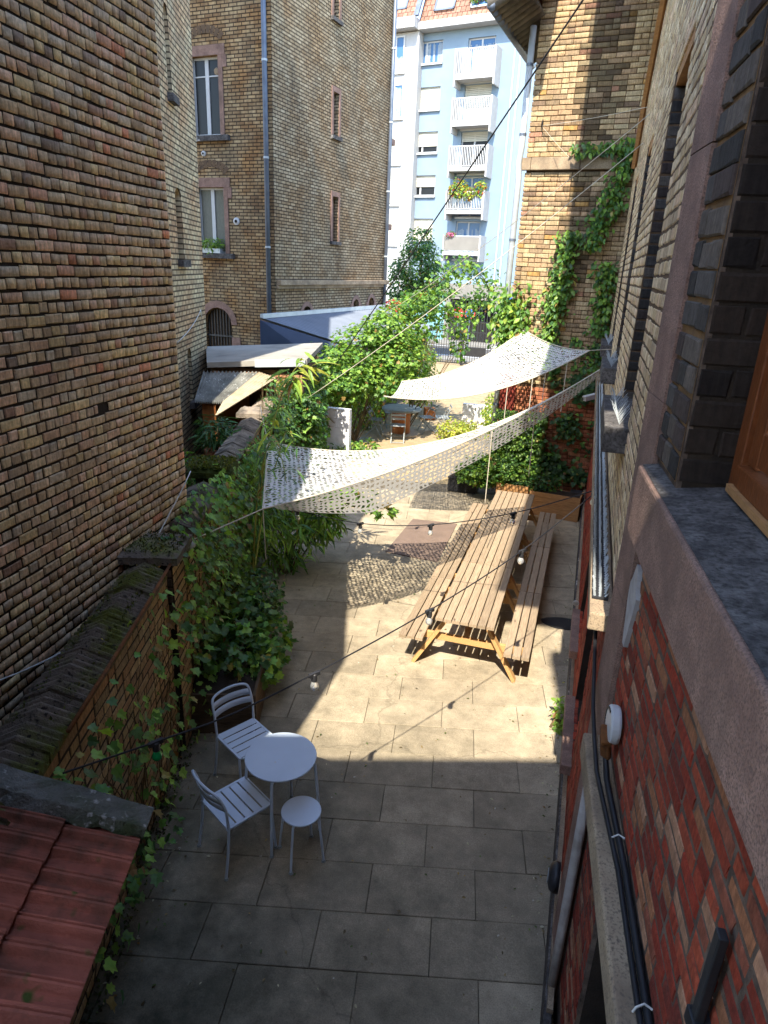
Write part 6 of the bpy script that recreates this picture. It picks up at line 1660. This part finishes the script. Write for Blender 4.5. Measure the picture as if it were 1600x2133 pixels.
bush('dark herbs in the shaded planter', 'shrub', [(1.35, 12.75, 0.56, 0.42, 0.2, 0.15), (1.0, 12.7, 0.58, 0.2, 0.18, 0.14)], 600, (0.05, 0.10), np.concatenate([GREENS, DARKS]), 'oval', 0, base=(1.3, 12.8, 0.45))
bush('small weed growing at the foot of the red wall in the sun', 'weed', [(1.14, 5.98, 0.16, 0.07, 0.08, 0.15), (1.17, 5.85, 0.07, 0.08, 0.07, 0.07)], 130, (0.04, 0.08), LIMES, 'oval', 60, st=4)
# little plants along the garden wall foot
for k, (x, y, lab) in enumerate(((-2.28, 3.55, 'sprig of ivy on the paving at the foot of the garden wall near the tiles'), (-2.36, 4.15, 'sprig of ivy on the paving at the garden wall foot behind the front chair'))):
    bush(lab, 'ivy_sprig', [(x, y, 0.12, 0.08, 0.2, 0.10)], 22, (0.05, 0.09), GREENS, 'ivy', 22, st=2)
# fallen leaves and grit
n = 260
gx = rng.uniform(-2.35, 1.0, n); gy = rng.uniform(2.7, 9.0, n)
k_ = gx > (-2.17 - 0.1835 * (gy - 3.02) + 0.05)
Pl = np.stack([gx, gy, np.full(n, 0.012)], 1)[k_]
sl = rng.uniform(-0.5, 5.5, 260); Pl = np.concatenate([Pl, np.array([GW.P(a_, 0.012, abs(rng.normal()) * 0.22 + 0.02) for a_ in sl]), np.array([FC.P(rng.uniform(0.2, 7), 0.012, 0.06 + abs(rng.normal()) * 0.08) for _ in range(150)])])
fl = empty('fallen_leaves', (-0.8, 5, 0)); 
foliage(fl, Pl, rdir(len(Pl)) * 0.25 + np.array([0, 0, 1.0]), rdir(len(Pl)), rng.uniform(0.012, 0.035, len(Pl)), tints(np.array([(0.22, 0.16, 0.08), (0.12, 0.09, 0.05), (0.35, 0.32, 0.24), (0.10, 0.14, 0.04)]), len(Pl)), 'oval', name='litter')
tag(fl, 'scattered bits of dry leaf on the paving', 'litter', kind='stuff')

# balcony and window plants
bush('orange and green plants crowding the fourth balcony of the blue block', 'balcony_plants', [tuple(AB.P(0.0, 9.15, 0.9)) + (0.6, 0.35, 0.5), tuple(AB.P(0.7, 8.9, 0.95)) + (0.35, 0.3, 0.35), tuple(AB.P(1.4, 9.2, 0.9)) + (0.35, 0.3, 0.45)], 900, (0.10, 0.22), np.concatenate([LIMES, YELLOWS, np.array([(0.45, 0.16, 0.03), (0.5, 0.08, 0.04)])]), 'oval', 0, base=tuple(AB.P(0.5, 8.1, 0.7)), st=0)
bush('green plants in the roof window of the blue block', 'balcony_plants', [tuple(AB.P(0.1, 19.3, 0.4)) + (0.45, 0.3, 0.5), tuple(AB.P(0.9, 19.1, 0.4)) + (0.3, 0.3, 0.3)], 500, (0.10, 0.2), np.concatenate([LIMES, np.array([(0.4, 0.05, 0.03)])]), 'oval', 0, base=tuple(AB.P(0.4, 18.7, 0.4)), st=0)
bush('pink flowers on the lowest visible balcony', 'balcony_plants', [tuple(AB.P(-0.3, 6.6, 0.95)) + (0.3, 0.15, 0.15)], 140, (0.08, 0.15), np.array([(0.6, 0.15, 0.3), (0.1, 0.2, 0.04)]), 'oval', 0, base=tuple(AB.P(-0.3, 6.5, 0.95)), st=0)
wbx = MB(); BF.box(wbx, -2.35, -1.75, 4.62, 4.74, -0.05, 0.12); tag(wbx.build('window_box', M['zinc_pale']), 'grey window box on the lower window of the brown house', 'window box')
bush('leafy green plants in the window box of the brown house', 'window_plants', [tuple(BF.P(-2.05, 4.86, 0.05)) + (0.34, 0.12, 0.16)], 220, (0.10, 0.2), LIMES, 'long', 0, base=tuple(BF.P(-2.05, 4.7, 0.05)), st=0)
bush('red geraniums at the street end of the metal shed', 'geraniums', [(-3.6, 26.8, 3.0, 0.4, 0.4, 0.3)], 260, (0.1, 0.18), np.array([(0.6, 0.04, 0.04), (0.1, 0.2, 0.04)]), 'oval', 0, base=(-3.6, 26.8, 2.7), st=0)

bush('dark ivy hanging over the side of the flat roofed shed', 'ivy_bush', [(-3.25, 12.7, 1.3, 0.22, 0.55, 0.85), (-3.35, 12.2, 1.7, 0.3, 0.25, 0.5), (-3.35, 13.6, 1.1, 0.2, 0.5, 0.8)], 2200, (0.05, 0.10), GREENS, 'ivy', 0, base=(-3.3, 12.8, 0))
# street tree
def tree(label, base, blobs, n, size, pal, h):
    root = empty('street_tree', base, label, 'tree')
    w = MB(); b = Vector(base); top = b + Vector((0.1, 0, h)); c = tube_arc([b, b.lerp(top, 0.5) + Vector((0.08, 0, 0)), top], 5)
    w.tube(c, [0.13 * (1 - 0.5 * i / (len(c) - 1)) for i in range(len(c))], 8)
    for bl_ in blobs:
        s = top.lerp(b, rng.uniform(0, 0.35)); e = Vector(bl_[:3]); w.tube(tube_arc([s, s.lerp(e, 0.5) + Vector((0, 0, 0.2)), e], 4), [0.06 * (1 - 0.8 * i / 8) for i in range(9)], 5, False)
    w.build('trunk', M['stem'], root)
    P, d = blob_points(blobs, n, 0.4); nn = d * 0.5 + np.array([0, 0, 0.6]) + rdir(n) * 0.8
    foliage(root, P, nn, d + rdir(n) * 0.8 + np.array([0, 0, -0.6]), rng.uniform(size[0], size[1], n), tints(pal, n), 'oval', 0, 'crown')
tree('slender dark green street tree in front of the blue block', (-3.3, 35.5, 0), [(-3.5, 35.5, 4.6, 1.1, 1.0, 1.1), (-3.55, 35.5, 5.6, 0.75, 0.7, 0.8), (-4.4, 35.6, 3.6, 0.7, 0.7, 0.8), (-2.7, 35.4, 4.1, 0.8, 0.7, 0.8), (-4.0, 35.4, 2.9, 0.8, 0.6, 0.7), (-3.1, 35.4, 3.1, 0.9, 0.7, 0.7), (-2.3, 35.4, 3.4, 0.5, 0.5, 0.5), (-4.6, 35.5, 4.4, 0.4, 0.5, 0.5)], 6500, (0.09, 0.19), np.concatenate([DARKS * 1.4, GREENS]), 3.2)
